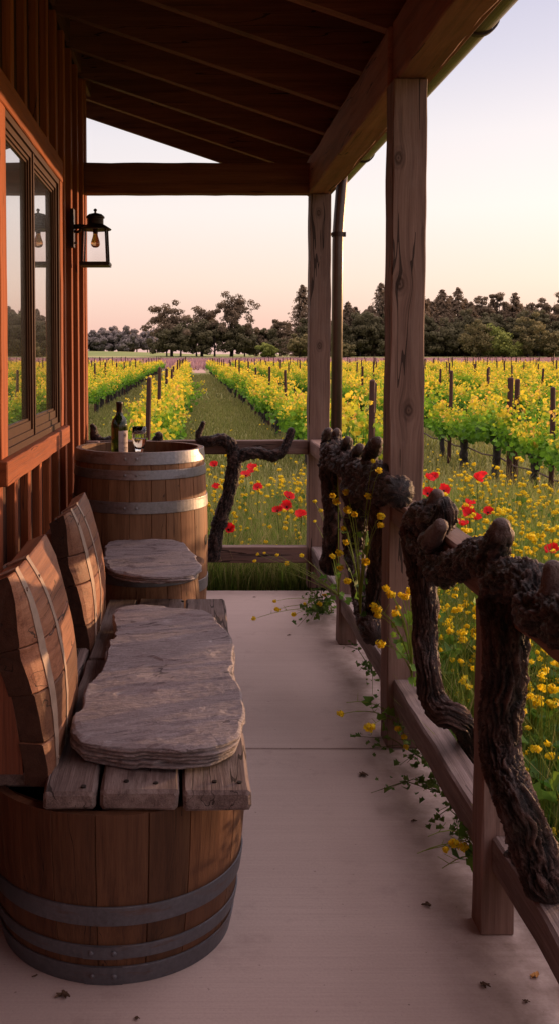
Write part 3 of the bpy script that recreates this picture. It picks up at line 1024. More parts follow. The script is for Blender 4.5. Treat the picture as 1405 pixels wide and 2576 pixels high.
# the tall barrel at the far end
BC = (-.258, 5.05, 0)
bar = thing('wine_barrel', 'upright oak wine barrel with galvanised hoops at the porch end holding the bottle', 'barrel', BC)
pf = bulge(0.02, 1.028, .346, .318, 1.06)
mb = MB(); staves(mb, (0, 0, 0), pf, 24, seed=4); mb.build('staves', M['oak'], bar, smooth=False)
for (z0, z1, az) in ((.968, 1.029, -95), (.897, .943, -95), (.735, .792, -95), (.318, .378, -70), (.14, .19, -80), (.02, .075, -90)):
    hoop((0, 0, 0), pf, z0, z1, rivet_az=az).build('hoop', M['galv'], bar, smooth=False)
mb = MB()
for i in range(7):                        # head boards, set below the rim
    x0 = -.296 + i * .0846; x1 = x0 + .0835
    n = 8; v = []
    for k in range(n + 1):
        x = x0 + (x1 - x0) * k / n; h = math.sqrt(max(0, .296 ** 2 - x * x))
        v += [(x, -h, .972), (x, h, .972)]
    mb.add(v, [(2 * k, 2 * k + 2, 2 * k + 3, 2 * k + 1) for k in range(n)])
mb.build('barrel_head', M['oak_x'], bar)
mb = MB()
r = rprof(pf, .565); a = R_(-14)
d = Vector((math.cos(a), math.sin(a), 0)); ctr = Vector((r * math.cos(a), r * math.sin(a), .565))
mb.tube([ctr - d * .004, ctr + d * .0015], [.027, .026], 20)
mb.build('bung_hole', M['nail'], bar)

# ------------------------------------------------------------------ stone slabs


def stone_slab(name, label, outline, ztop, thick, seed, steps=5, tilt=(0, 0), zoff=None):
    """outline: list of (x, y) around the edge; top with ridges, edge split in layers"""
    pts = [Vector((p[0], p[1], 0)) for p in outline]
    n = len(pts)
    # dense outline
    N = 560; dense = []
    per = [(pts[(i + 1) % n] - pts[i]).length for i in range(n)]
    T = sum(per)
    for k in range(N):
        s = T * k / N; i = 0
        while s > per[i]: s -= per[i]; i += 1
        u = s / per[i]
        p0, p1, p2, p3 = pts[(i - 1) % n], pts[i], pts[(i + 1) % n], pts[(i + 2) % n]
        q = .5 * ((2 * p1) + (p2 - p0) * u + (2 * p0 - 5 * p1 + 4 * p2 - p3) * u * u + (3 * p1 - p0 - 3 * p2 + p3) * u ** 3)
        dense.append(q)
    cen = sum(dense, Vector()) / N
    base = Vector((cen.x, cen.y, ztop - thick))

    frr = random.Random(int(seed * 10))

    def facets(amp, lo, hi):
        pts_ = [0.0]
        while pts_[-1] < 1: pts_.append(pts_[-1] + frr.uniform(lo, hi))
        off_ = [frr.uniform(-1, .5) * amp * (2.2 if frr.random() < .16 else 1) for _ in pts_]
        off_[-1] = off_[0]; sc_ = 1 / pts_[-1]; res_ = []; q_ = 0
        for k_ in range(N):
            x_ = k_ / N / sc_
            while q_ < len(pts_) - 2 and pts_[q_ + 1] < x_: q_ += 1
            u_ = (x_ - pts_[q_]) / (pts_[q_ + 1] - pts_[q_]); res_.append(off_[q_] * (1 - u_) + off_[q_ + 1] * u_)
        return res_
    FT = facets(.015, .006, .030)
    FL = [facets(.013, .008, .05) for _ in range(steps + 1)]

    def hz(x, y):
        ca, sa = math.cos(R_(16)), math.sin(R_(16))
        a = x * ca + y * sa; b = -x * sa + y * ca
        w1 = noise.noise((a * 2.2 + seed, b * 5.5, 1.7)); w2 = noise.noise((a * 5 + seed, b * 15, 4.1))
        ter = w1 * 1.0 + .35 * w2
        st = ter * 2.6
        fl = math.floor(st); fr = st - fl
        ter2 = fl + min(1, max(0, (fr - .42) / .12))
        return .0052 * ter2 + .0035 * w1 + .0018 * noise.noise((a * 16, b * 44, seed)) + .0010 * noise.noise((a * 60, b * 110, seed))
    mb_ = MB(); v = []; f = []; c = []
    M_ = 120
    for j in range(M_ + 1):
        s = (j / M_) ** .8
        for k in range(N):
            e = dense[k]
            d = (e - cen)
            jag = 1 + (FT[k] + .003 * noise.noise((e.x * 95, e.y * 95, seed))) / max(.05, d.length) * s ** 3
            p = cen + d * s * jag
            z = ztop + hz(p.x, p.y) + tilt[0] * (p.x - cen.x) + tilt[1] * (p.y - cen.y)
            if s > .975: z -= .005 * (s - .975) / .025
            v.append((p.x, p.y, z)); g = 1.0 + .12 * noise.noise((p.x * 6, p.y * 6, seed)); c.append((g, g, g))
    # layered edge
    lay = 4 * steps
    for j in range(1, lay + 1):
        u = j / lay
        li = (j - 1) // 4; ph = ((j - 1) % 4) / 3
        for k in range(N):
            e = dense[k]; d = (e - cen); dn = d.normalized()
            sl = noise.noise((e.x * 3.3, e.y * 3.3, li * 4.7 + seed))
            fine = noise.noise((e.x * 60, e.y * 60, u * 40 + seed))
            inset = FT[k] * .4 + (FL[li][k] + .008 * sl if li else .3 * FL[0][k]) + .0022 * fine - .030 * max(0, u - .5) ** 1.4 - (.0035 if ph in (0, 1) else 0)
            p = e + dn * inset
            top = ztop + hz(e.x, e.y) + tilt[0] * d.x + tilt[1] * d.y - .005
            uu = (li + .04 + .93 * ph) / steps
            z = top - (thick - .006) * uu * (1 + .10 * noise.noise((e.x * 3, e.y * 3, seed + 5))) + .0035 * sl * (1 if 0 < u < 1 else 0)
            v.append((p.x, p.y, z))
            g = (.62 if ph in (0, 1) else 1.0) * (.95 + .45 * fine + .25 * sl)
            c.append((g, g * .97, g * .95))
    rows = M_ + 1 + lay
    for j in range(rows - 1):
        for k in range(N):
            m = (k + 1) % N
            f.append((j * N + k, (j + 1) * N + k, (j + 1) * N + m, j * N + m))
    f.append(tuple(range((rows - 1) * N, rows * N))[::-1])
    mb_.add(v, f, c)
    o = mb_.build(name, M['stone'], None, smooth=False, off=base)
    o.location = base
    for p_ in o.data.polygons: p_.use_smooth = True
    return tag(o, label, 'stone slab')


def zpts(lst, z): return [tuple(at(x, y, 2, z)[:2]) for x, y in lst]


ol = zpts([(176, 1838), (182, 1808), (200, 1790), (212, 1762), (222, 1735), (252, 1692), (258, 1672), (262, 1640), (285, 1598), (286, 1572), (282, 1548), (300, 1530), (350, 1523), (430, 1526), (485, 1532), (522, 1545),
           (552, 1568), (584, 1598), (588, 1650), (590, 1700), (612, 1745), (615, 1790), (608, 1830), (585, 1858), (540, 1875), (475, 1882), (400, 1884), (310, 1880), (250, 1870), (200, 1855)], .545)
stone_slab('stone_slab', 'large ragged grey slate slab lying along the bench seat', ol, .547, .060, 2.0)

# ------------------------------------------------------------------ barrel bench
bench = thing('barrel_bench', 'bench of grey planks on half barrels with curved stave backrests against the wall', 'bench', (-.2, 3.1, 0))
BO = (-.2, 3.1, 0)
pf2 = bulge(0.0, .432, .345, .298, .93)
for (cx_, cy_, sd_, mat_) in ((-.197, 2.590, 11, 'hoop_dark'), (-.197, 3.72, 12, 'hoop_dark')):
    hb_mb = MB(); staves(hb_mb, (cx_, cy_, 0), pf2, 15 if sd_ == 11 else 18, seed=sd_, gap=.0018)
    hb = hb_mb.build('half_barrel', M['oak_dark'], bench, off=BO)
    for (z0, z1, az, lap) in ((0.0, .050, -92, True), (.070, .106, -92, True), (.158, .208, -40, False)):
        ho = hoop((cx_, cy_, 0), pf2, z0, z1, .0032, az, lap=lap).build('hoop', M[mat_], hb, off=BO)
# seat planks
for (x0, x1, y0, y1, z1) in ((-.545, -.356, 2.40, 4.06, .478), (-.348, -.223, 2.262, 3.255, .480), (-.346, -.222, 3.275, 4.085, .479), (-.214, -.028, 2.266, 4.092, .482), (-.020, .142, 2.262, 4.095, .481)):
    timber(x0, x1, y0, y1, z1 - .046, z1, .008, .003, .03).build('seat_plank', M['plank_y'], bench, off=BO)
for (x, y) in ((210, 1978), (318, 1965), (392, 1970), (540, 1966), (602, 1968), (255, 1512), (460, 1512)):
    p = at(x, y, 2, .4835)
    mb = MB(); mb.tube([p - Vector((0, 0, .004)), p + Vector((0, 0, .0012))], .0062, 12)
    mb.build('bolt_head', M['nail'], bench, off=BO)
# backrests: bowed panels of staves with two steel straps
BP = [(.452, -.332), (.50, -.328), (.564, -.324), (.62, -.324), (.68, -.328), (.74, -.337), (.80, -.350), (.86, -.368), (.905, -.386), (.945, -.408), (.975, -.427)]
BB = [(.452, .008), (.50, .013), (.584, .036), (.684, .052), (.77, .066), (.85, .050), (.92, .026), (.98, .006)]


def bbow(z):
    for (z0, x0), (z1, x1) in zip(BB, BB[1:]):
        if z <= z1: return x0 + (x1 - x0) * (max(z, z0) - z0) / (z1 - z0)
    return BB[-1][1]




def bprof(z):
    for (z0, x0), (z1, x1) in zip(BP, BP[1:]):
        if z <= z1: return x0 + (x1 - x0) * (z - z0) / (z1 - z0)
    return BP[-1][1]


def backrest(y0, y1, dx, ztop, seed, ystraps):
    rr = random.Random(seed)
    yc = (y0 + y1) / 2; hw = (y1 - y0) / 2
    mb_ = MB()
    zs = [.452]
    while zs[-1] < ztop - .07: zs.append(zs[-1] + .095 + .05 * rr.random())
    zs[-1] = ztop
    ny = 40

    def face(u, z, inn=0.0):
        y = yc + u * hw * (1 + .015 * math.sin(z * 9))
        x = bprof(z) + dx - bbow(z) * (abs(u) ** 4 if u < 0 else .45 * u ** 4)
        nz = (bprof(z + .01) - bprof(z - .01)) / .02
        nl = math.sqrt(1 + nz * nz)
        return (x - inn / nl + .0012 * noise.noise((y * 14, z * 30, seed)), y, z + inn * nz / nl)
    for i in range(len(zs) - 1):
        z0, z1 = zs[i] + .0012, zs[i + 1] - .0012
        ti = .7 + .5 * rr.random(); col = (ti, ti * .97, ti * .93)
        if rr.random() < .25: col = tuple(q * .6 for q in col)
        nzs = 8
        u0 = -1 + .03 * rr.random(); u1 = 1 - .02 * rr.random()
        secs = []
        zz = [z0, z0 + .003] + [z0 + (z1 - z0) * k / nzs for k in range(1, nzs)] + [z1 - .003, z1]
        inn = [.003] + [0] * (len(zz) - 2) + [.003]
        v = []; f = []
        for k in range(ny + 1):
            u = u0 + (u1 - u0) * k / ny
            e = .004 if k in (0, ny) else 0
            ring = [face(u, z, q + e) for z, q in zip(zz, inn)] + [face(u, z, .062) for z in reversed(zz)]
            v += ring
        m = 2 * len(zz)
        for k in range(ny):
            for q in range(m):
                f.append((k * m + q, (k + 1) * m + q, (k + 1) * m + (q + 1) % m, k * m + (q + 1) % m))
        mb_.add(v, f, col)
        for q in (v[:m], v[ny * m:ny * m + m][::-1]): mb_.add(q, [tuple(range(m))], (.16, .14, .13))
    b = mb_.build('backrest', M['oak_y'], bench, off=BO)
    for ysv in ystraps:
        s = MB(); v = []; f = []
        zz = [.458 + (ztop - .458) * k / 26 for k in range(27)]
        wds = .0145

        def row(pfun):
            for yy in (-wds, wds):
                v.append(pfun((ysv + yy - yc) / hw))
        lst = [(lambda z_: (lambda u: face(u, z_, -.0016)))(z) for z in zz]
        # over the top and down the back
        for th_ in (-.0016, .015, .035, .0645):
            lst.append((lambda q_: (lambda u: tuple(a_ + b_ for a_, b_ in zip(face(u, ztop, q_), (0, 0, .004)))))(th_))
        for z in (ztop - .01, ztop - .08, ztop - .2):
            lst.append((lambda z_: (lambda u: face(u, z_, .065)))(z))
        for fn in lst: row(fn)
        for k in range(len(lst) - 1): f.append((2 * k, 2 * k + 1, 2 * k + 3, 2 * k + 2))
        s.add(v, f)
        for z in (ztop - .05, .50):
            p = Vector(face((ysv - yc) / hw, z, -.0016)); s.tube([p, p + Vector((.003, 0, 0))], .005, 8)
        so2 = s.build('strap', M['strap'], b, off=BO)
        md = so2.modifiers.new('solid', 'SOLIDIFY'); md.thickness = .0016; md.offset = 0
    return b


M['back'] = wood('reddish_board', 'z', (.06, .018, .010), (.15, .048, .024), (.23, .08, .04), 1.1, .4)


def back_board(y0, y1, dx, z0, z1):
    mb_ = MB(); n = 14; v = []
    for k in range(n + 1):
        z = z0 + (z1 - z0) * k / n; x = bprof(max(z, .452)) + dx - .72 * bbow(max(z, .452))
        xb_ = min(x - .075, -.545 + .10 * max(0, z - .44)); v += [(x - .068, y0, z), (x - .068, y1, z), (xb_, y1, z), (xb_, y0, z)]
    f = [(4 * k + q, 4 * k + (q + 1) % 4, 4 * k + 4 + (q + 1) % 4, 4 * k + 4 + q) for k in range(n) for q in range(4)]
    f += [(0, 3, 2, 1), (4 * n, 4 * n + 1, 4 * n + 2, 4 * n + 3)]
    mb_.add(v, f); mb_.build('back_board', M['back'], bench, off=BO)


back_board(2.352, 2.91, 0, .484, .90)
back_board(3.397, 3.958, -.008, .484, .88)
backrest(2.345, 2.915, 0.0, .972, 3, (2.415, 2.555))
backrest(3.39, 3.965, -.008, .950, 8, (3.485, 3.625))

# second slab rests on a small barrel stool between bench and tall barrel
st = thing('barrel_stool', 'low barrel stool under the small slate slab between bench and tall barrel', 'stool', (-.2, 4.42, 0))
pf4 = bulge(0.0, .565, .245, .215, .60)
mb = MB(); staves(mb, (0, 0, 0), pf4, 16, seed=21); mb.build('staves', M['oak'], st)
for z0, z1 in ((0, .045), (.10, .14), (.505, .55)):
    hoop((0, 0, 0), pf4, z0, z1, rivet_az=60).build('hoop', M['hoop_dark'], st)
mb = MB(); mb.lathe([(.001, .575), (.25, .575), (.262, .570), (.262, .566), (.001, .566)], 40); mb.build('stool_top', M['oak_x'], st)
ol = zpts([(262, 1418), (258, 1395), (266, 1368), (290, 1358), (350, 1356), (420, 1358), (450, 1364), (475, 1378), (492, 1398), (506, 1420), (500, 1434), (478, 1446), (430, 1450), (370, 1449), (320, 1444), (280, 1434)], .612)
stone_slab('stone_slab', 'small flat oval slate slab on the stool before the tall barrel', ol, .612, .036, 7.0, steps=3)

# ------------------------------------------------------------------ bottle and glass
bt = thing('wine_bottle', 'dark green wine bottle with cream label standing on the tall barrel', 'bottle', (-.357, 4.965, .9725))
mb = MB()
prof = [(.001, .004), (.030, 0), (.0385, .004), (.041, .012), (.041, .165), (.0395, .182), (.034, .200), (.024, .214), (.0165, .226), (.0148, .240), (.0142, .283), (.0142, .285), (.001, .285)]
mb.lathe(prof, 40); mb.build('bottle_glass', M['bottle'], bt, smooth=True)
mb = MB(); mb.lathe([(.0152, .222), (.0155, .236), (.0150, .272), (.0164, .274), (.0164, .284), (.0150, .288), (.001, .288)], 32); mb.build('foil_capsule', M['foil'], bt, smooth=True)
mb = MB(); v = []; ns = 14
for i in range(ns + 1):
    a = R_(-92 + 95 * i / ns - 0)
    for z in (.035, .145): v.append((.0415 * math.cos(a), .0415 * math.sin(a), z))
mb.add(v, [(2 * i, 2 * i + 2, 2 * i + 3, 2 * i + 1) for i in range(ns)])
lab = mb.build('label', M['paper'], bt, smooth=True)
mk = MB()


def on_lab(a, z, r=.0419): return (r * math.cos(R_(a)), r * math.sin(R_(a)), z)


def lbar(a0, a1, z0, z1):
    n = max(1, int((a1 - a0) / 4)); v = []
    for i in range(n + 1):
        a = a0 + (a1 - a0) * i / n
        v += [on_lab(a, z0), on_lab(a, z1)]
    mk.add(v, [(2 * i, 2 * i + 2, 2 * i + 3, 2 * i + 1) for i in range(n)])


# crest: a ring with a small mark inside
v = []; nr = 20
for i in range(nr):
    b = 2 * math.pi * i / nr
    for q in (.0072, .0088): v.append(on_lab(-45 + math.degrees(q * math.cos(b) / .0415), .122 + q * 1.15 * math.sin(b)))
mk.add(v, [(2 * i, 2 * ((i + 1) % nr), 2 * ((i + 1) % nr) + 1, 2 * i + 1) for i in range(nr)])
lbar(-51, -47, .117, .127); lbar(-43, -39, .117, .127); lbar(-48, -42, .1205, .1225)
rr = random.Random(5)
for z, a0, a1, h in ((.085, -75, -10, .0022), (.079, -60, -12, .0022), (.060, -55, -12, .0030), (.054, -66, -14, .0018), (.048, -60, -20, .0018)):
    a = a0
    while a < a1:
        wd_ = 2 + 5 * rr.random(); lbar(a, min(a1, a + wd_), z - h / 2, z + h / 2); a += wd_ + 1.6
mk.build('print', M['ink'], lab)

gl = thing('drinking_glass', 'clear stemmed glass of pale drink beside the bottle on the barrel', 'glass', (-.2555, 4.93, .9725))
mb = MB()
prof = [(.001, 0), (.027, 0), (.0285, .004), (.0265, .012), (.0200, .030), (.0190, .042), (.0235, .056), (.0320, .078), (.0362, .105), (.0365, .130), (.0340, .166), (.0328, .1665), (.0340, .130), (.0340, .105), (.0300, .080), (.0210, .060), (.001, .054)]
mb.lathe(prof, 40); mb.build('goblet', M['clear'], gl, smooth=True)
mb = MB(); mb.lathe([(.001, .0555), (.0205, .0610), (.0294, .0806), (.0335, .1052), (.0336, .108), (.001, .108)], 36); mb.build('drink', M['wine'], gl, smooth=True)

# ------------------------------------------------------------------ wall lantern
LC = (-.533, 5.60, 1.994)
la = thing('wall_lantern', 'dark metal wall lantern with amber bulb beside the window', 'lantern', LC)
mb = MB()
mb.lathe([(.001, .198), (.088, .198), (.090, .203), (.060, .222), (.046, .230), (.046, .262), (.052, .264), (.052, .272), (.036, .286), (.012, .292), (.006, .294), (.006, .302), (.010, .306), (.010, .311), (.006, .316), (.001, .318)], 32)
mb.build('lantern_roof', M['lamp_metal'], la)
mb = MB()
h = .082; mb.box(-h, h, -h, h, -.004, .004)
for sx in (-1, 1):
    mb.box(sx * .078 - .006, sx * .078 + .006, -.084, .084, .004, .016); mb.box(-.072, .072, sx * .078 - .006, sx * .078 + .006, .004, .016)
mb.build('base_plate', M['lamp_metal'], la)
for sx in (-1, 1):
    for sy in (-1, 1):
        mb = MB(); mb.tube([(sx * .070, sy * .070, .004), (sx * .062, sy * .062, .199)], .0075, 4)
        mb.build('corner_bar', M['lamp_metal'], la)
for i in range(4):
    mb = MB(); a0, a1 = R_(45 + 90 * i), R_(135 + 90 * i)
    r0, r1 = .066 * 1.414, .058 * 1.414
    mb.add([(r0 * math.cos(a0), r0 * math.sin(a0), .016), (r0 * math.cos(a1), r0 * math.sin(a1), .016), (r1 * math.cos(a1), r1 * math.sin(a1), .197), (r1 * math.cos(a0), r1 * math.sin(a0), .197)], [(0, 1, 2, 3)])
    mb.build('glass_pane', M['lglass'], la)
mb = MB(); mb.lathe([(.001, .100), (.012, .1015), (.0215, .108), (.0255, .120), (.0245, .132), (.019, .150), (.0140, .168), (.0125, .182), (.0125, .186), (.001, .186)], 28)
bl = mb.build('bulb', M['bulb'], la, smooth=True)
mb = MB(); mb.lathe([(.0135, .178), (.0145, .198), (.001, .198)], 20); mb.build('bulb_socket', M['lamp_metal'], la)
mb = MB(); mb.box(-.137, -.117, -.045, .025, .10, .312); mb.build('back_plate', M['lamp_metal'], la)
mb = MB(); mb.tube([(-.12, -.005, .215), (-.09, -.004, .218), (-.05, 0, .214)], .014, 10); mb.tube([(-.125, -.005, .192), (-.10, -.005, .186), (-.082, -.005, .196)], .008, 8); mb.build('arm', M['lamp_metal'], la, smooth=True)
mb = MB(); mb.lathe([(.001, 0), (.009, .002), (.010, .008), (.005, .014), (.001, .015)], 12, (-.108, -.012, .118)); mb.build('knob', M['pipe'], la, smooth=True)

# ================================================================== vegetation


def leaf_cloud(C, N_, S, col, shape='leaf', rng=NP, fold=.25):
    """many leaves: C centres n x 3, N_ normals n x 3, S sizes n, col n x 3. Returns V, F, colours (fans of quads)."""
    n = len(C)
    N_ = N_ / np.maximum(1e-6, np.linalg.norm(N_, axis=1, keepdims=True))
    ref = rng.normal(size=(n, 3)); ref -= N_ * np.sum(ref * N_, axis=1, keepdims=True)
    U = ref / np.maximum(1e-6, np.linalg.norm(ref, axis=1, keepdims=True))
    W = np.cross(N_, U)
    if shape == 'leaf':       # five lobed outline as two folded halves: 3 quads
        pts = [(0, 0, 0), (.15, .52, .5), (.42, .30, .35), (.62, .56, .55), (1.0, 0, -.25), (.62, -.56, .55), (.42, -.30, .35), (.15, -.52, .5)]
        quads = [(0, 1, 2, 4), (2, 3, 4, 4), (0, 4, 6, 7), (6, 4, 5, 5)]
        pts = [(x - .45, y, z * fold) for x, y, z in pts]
        quads = [(0, 2, 1, 1), (0, 4, 3, 2), (0, 6, 5, 4), (0, 7, 6, 6)]
    elif shape == 'quad':
        pts = [(-.5, -.38, 0), (.1, -.5, fold), (.55, .05, 0), (.0, .5, fold)]
        quads = [(0, 1, 2, 3)]
    elif shape == 'petal':
        pts = [(-.5, -.5, .2), (.5, -.5, -.1), (.5, .5, .2), (-.5, .5, -.1)]
        quads = [(0, 1, 2, 3)]
    k = len(pts)
    V = np.zeros((n, k, 3), dtype=np.float32)
    for i, (a, b, c) in enumerate(pts):
        V[:, i, :] = C + U * (a * S)[:, None] + W * (b * S)[:, None] + N_ * (c * S)[:, None]
    base = (np.arange(n) * k)[:, None]
    Fs = []
    for q in quads: Fs.append(base + np.array(q)[None, :])
    F = np.stack(Fs, 1).reshape(-1, 4)
    Cc = np.repeat(col[:, None, :], k, 1).reshape(-1, 3)
    return V.reshape(-1, 3), F, Cc


def tri_fix(F):
    """quads with a repeated last corner become triangles; returns (quads, tris)"""
    d = F[:, 2] == F[:, 3]
    return F[~d], F[d][:, :3]


def mesh_mixed(name, V, F, mat, col):
    q, tr = tri_fix(F)
    me = bpy.data.meshes.new(name)
    nl = len(q) * 4 + len(tr) * 3
    me.vertices.add(len(V)); me.loops.add(nl); me.polygons.add(len(q) + len(tr))
    me.vertices.foreach_set('co', np.asarray(V, np.float32).ravel())
    me.loops.foreach_set('vertex_index', np.concatenate([q.ravel(), tr.ravel()]).astype(np.int32))
    ls = np.concatenate([np.arange(len(q)) * 4, len(q) * 4 + np.arange(len(tr)) * 3]).astype(np.int32)
    me.polygons.foreach_set('loop_start', ls)
    ca = me.color_attributes.new('col', 'FLOAT_COLOR', 'POINT')
    arr = np.ones((len(V), 4), np.float32); arr[:, :3] = col
    ca.data.foreach_set('color', arr.ravel())
    me.materials.append(mat); me.update(calc_edges=True); me.validate()
    return me


def lerp_col(a, b, t): return np.array(a)[None, :] * (1 - t[:, None]) + np.array(b)[None, :] * t[:, None]


GREEN_D = (.055, .14, .014); GREEN = (.15, .31, .022); GREEN_Y = (.36, .44, .03); YEL = (.70, .50, .04); ORG = (.62, .36, .07)


def vine_leaves(rng, n, ysize=1.35, sz=(.040, .078), x_w=.27, ztop=1.0, zlow=.50):
    """foliage of one vine, row along y, origin at the foot"""
    nsh = 15
    sh_y = rng.uniform(-ysize / 2, ysize / 2, nsh); sh_x = rng.normal(0, .10, nsh)
    top = rng.uniform(ztop - .22, ztop + .14, nsh)
    lean = rng.normal(0, .16, (nsh, 2))
    i = rng.integers(0, nsh, n)
    u = rng.beta(1.1, 1.25, n)
    C = np.stack([sh_x[i] + lean[i, 0] * u + rng.normal(0, x_w * .42, n) * (1.05 - .75 * u), sh_y[i] + lean[i, 1] * u + rng.normal(0, .10, n) * (1.1 - .6 * u), zlow + (top[i] - zlow) * u + rng.normal(0, .03, n)], 1)
    S = rng.uniform(sz[0], sz[1], n) * (1.15 - .55 * u)
    Nn = rng.normal(size=(n, 3)); Nn[:, 2] = np.abs(Nn[:, 2]) * .7 + .1
    t = np.clip((u - .50) / .40 + rng.normal(0, .2, n), 0, 1)
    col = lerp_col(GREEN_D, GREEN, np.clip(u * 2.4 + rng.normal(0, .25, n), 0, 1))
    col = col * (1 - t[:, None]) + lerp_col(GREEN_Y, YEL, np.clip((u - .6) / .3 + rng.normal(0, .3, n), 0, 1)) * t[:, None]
    o = rng.random(n) < .07 * (u > .6)
    col[o] = ORG
    col *= rng.uniform(.75, 1.2, n)[:, None]
    return C, Nn, S, col


def vine_trunk_mesh(rng, seed, na=9, fine=True):
    mb_ = MB()
    z1 = .47 + .05 * rng.random(); dx, dy = rng.normal(0, .03, 2); r = .042 + .014 * rng.random()
    kw = dict(na=14 if fine else 7, step=.03 if fine else .09, knob=.4, amp=1.1)
    bark_tube(mb_, [((0, 0, -.05), r * 1.35), ((dx * .4, dy * .4, .12), r), ((dx, dy, .34), r * .95), ((dx, dy * 1.3, z1), r * 1.5)], seed=seed, **kw)
    for s in (-1, 1):
        L = .28 + .25 * rng.random()
        bark_tube(mb_, [((dx, dy, z1 - .05), r * 1.1), ((dx, dy + s * L * .5, z1 + .01 - .05 * rng.random()), r * .85), ((dx + .02, dy + s * L, z1 + .07), r * .6)], seed=seed + s, **kw)
    return mb_


# prototypes
vine_vars = []
for k in range(9):
    rng = np.random.default_rng(100 + k)
    C, Nn, S, col = vine_leaves(rng, 1150)
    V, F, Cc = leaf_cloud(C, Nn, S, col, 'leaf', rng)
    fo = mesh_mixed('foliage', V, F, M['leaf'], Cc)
    tb = vine_trunk_mesh(rng, k * 2.3)
    tmp = tb.build('trunk', M['trunk'], None, smooth=True); tm = tmp.data; bpy.data.objects.remove(tmp)
    vine_vars.append((fo, tm))

ROWS = [-.45 + 2.15 * j for j in range(-11, 34)]
ROW0 = 11          # index of the row at X = -.45
STARTS = {-2: 12, -1: 15, 0: 11.0, 1: 10.3, 2: 7.2, 3: 8.6}
ROW_TXT = {-3: 'third row left of the grassy alley', -2: 'second row left of the grassy alley', -1: 'row left of the bottle beyond the wall corner',
           0: 'row on the left edge of the grassy alley', 1: 'row on the right edge of the grassy alley', 2: 'nearest big row at the right beyond the poppies',
           3: 'second row behind the poppies at right', 4: 'third row behind the poppies at right'}
allv = []; posts_l = []
for j, X in enumerate(ROWS):
    rj = j - ROW0
    y = STARTS.get(rj, 11.5 + 1.1 * NP.random())
    i = 0
    while y < 89:
        if -.115 * y - 1.2 < X < .385 * y + 1.6:
            allv.append((y, X + .05 * NP.normal(), rj))
        if i % 3 == 0:
            yy = y - .62
            if -.115 * yy - .8 < X < .385 * yy + .8: posts_l.append((yy, X + .03 * NP.normal(), rj))
        y += 1.35 + .06 * NP.normal(); i += 1
allv.sort()
near = allv[:298]; farv = allv[298:]


def rowlabel(rj, what):
    if rj in ROW_TXT: return what + ' ' + ROW_TXT[rj], what.split()[-2] + ' ' + ROW_TXT[rj]
    if rj < 0: return what + ' farthest rows at far left', 'far left rows'
    return what + ' distant rows at far right', 'far right rows'


for (y, x, rj) in near:
    fo, tm = vine_vars[RND.randrange(len(vine_vars))]
    lab = {0: 'yellow tipped grapevine in the '}.get(rj, 'leafy grapevine in the ')
    txt = ROW_TXT.get(rj, 'farthest rows at far left' if rj < 0 else 'more distant rows at right')
    root = thing('grapevine', lab + txt, 'grapevine', (x, y, GZ), RND.choice((0, math.pi)), 'grapevines in the ' + txt)
    s = RND.uniform(.88, 1.12)
    root.scale = (s * RND.uniform(.9, 1.1), 1.0, s * RND.uniform(.94, 1.06))
    link('foliage', fo, root); link('trunk', tm, root)

# the rest of the vineyard, past the 300 nearest, is one object
Vs = []; Fs = []; Cs = []; b = 0
for (y, x, rj) in farv:
    n = 210 if y < 75 else 150
    C, Nn, S, col = vine_leaves(NP, n, sz=(.08, .15), x_w=.30)
    V, F, Cc = leaf_cloud(C + np.array([x, y, GZ]), Nn, S, col, 'quad')
    Vs.append(V); Fs.append(F + b); Cs.append(Cc); b += len(V)
o = link('distant_grapevines', mesh_mixed('distant_grapevines', np.concatenate(Vs), np.concatenate(Fs), M['leaf'], np.concatenate(Cs)))
tag(o, 'distant mass of yellow green grapevine rows reaching the trees', 'grapevines', kind='stuff')
mb = MB()
for (y, x, rj) in farv:
    r = .05; mb.box(x - r, x + r, y - r, y + r, GZ - .02, GZ + .5, (.3, 0, 0))
tag(mb.build('distant_vine_trunks', M['trunk']), 'dark trunks under the far rows of grapevines', 'vine trunks', kind='stuff')

# stakes
mb = MB(); bm_pts = [((0, 0, -.05), .029), ((.004, 0, .5), .028), ((0, .004, 1.0), .028), ((.003, 0, 1.33), .027)]
bark_tube(mb, bm_pts, na=8, step=.12, knob=.10, amp=.4)
tmp = mb.build('stake', M['post_rust'], None); stake_me = tmp.data; bpy.data.objects.remove(tmp)
posts_l.sort()
for (y, x, rj) in posts_l[:296]:
    txt = ROW_TXT.get(rj, 'farthest rows at far left' if rj < 0 else 'more distant rows at right')
    o = link('vineyard_stake', stake_me)
    o.location = (x, y, GZ); o.rotation_euler = (RND.gauss(0, .018), RND.gauss(0, .018), RND.random() * 6)
    o.scale = (1, 1, RND.uniform(.93, 1.07))
    tag(o, 'rusty stake above vines in the ' + txt, 'stake', 'stakes in the ' + txt)
mb = MB()
for (y, x, rj) in posts_l[296:]:
    mb.box(x - .035, x + .035, y - .035, y + .035, GZ - .02, GZ + 1.3 + .08 * RND.random())
tag(mb.build('distant_stakes', M['post_rust']), 'thin dark stakes standing in the distant vineyard rows', 'stakes', kind='stuff')
# the paired end stake of the big right row and the leafy end stake of the alley row
o = link('vineyard_stake', stake_me); o.location = (3.87, 12.05, GZ); o.scale = (1.35, 1.35, .99); tag(o, 'thickest dark stake in the nearest right row, one of a touching pair', 'stake')
o = link('vineyard_stake', stake_me); o.location = (3.97, 12.12, GZ); o.rotation_euler = (0, .03, 1); o.scale = (1.2, 1.2, .975); tag(o, 'redder tilted stake touching the thick one in the nearest right row', 'stake')
o = link('vineyard_stake', stake_me); o.location = (1.72, 9.45, GZ); o.rotation_euler = (.01, .01, 2); o.scale = (1.1, 1.1, 1.02); tag(o, 'leaf wrapped end stake seen between the corner post and big post', 'stake')
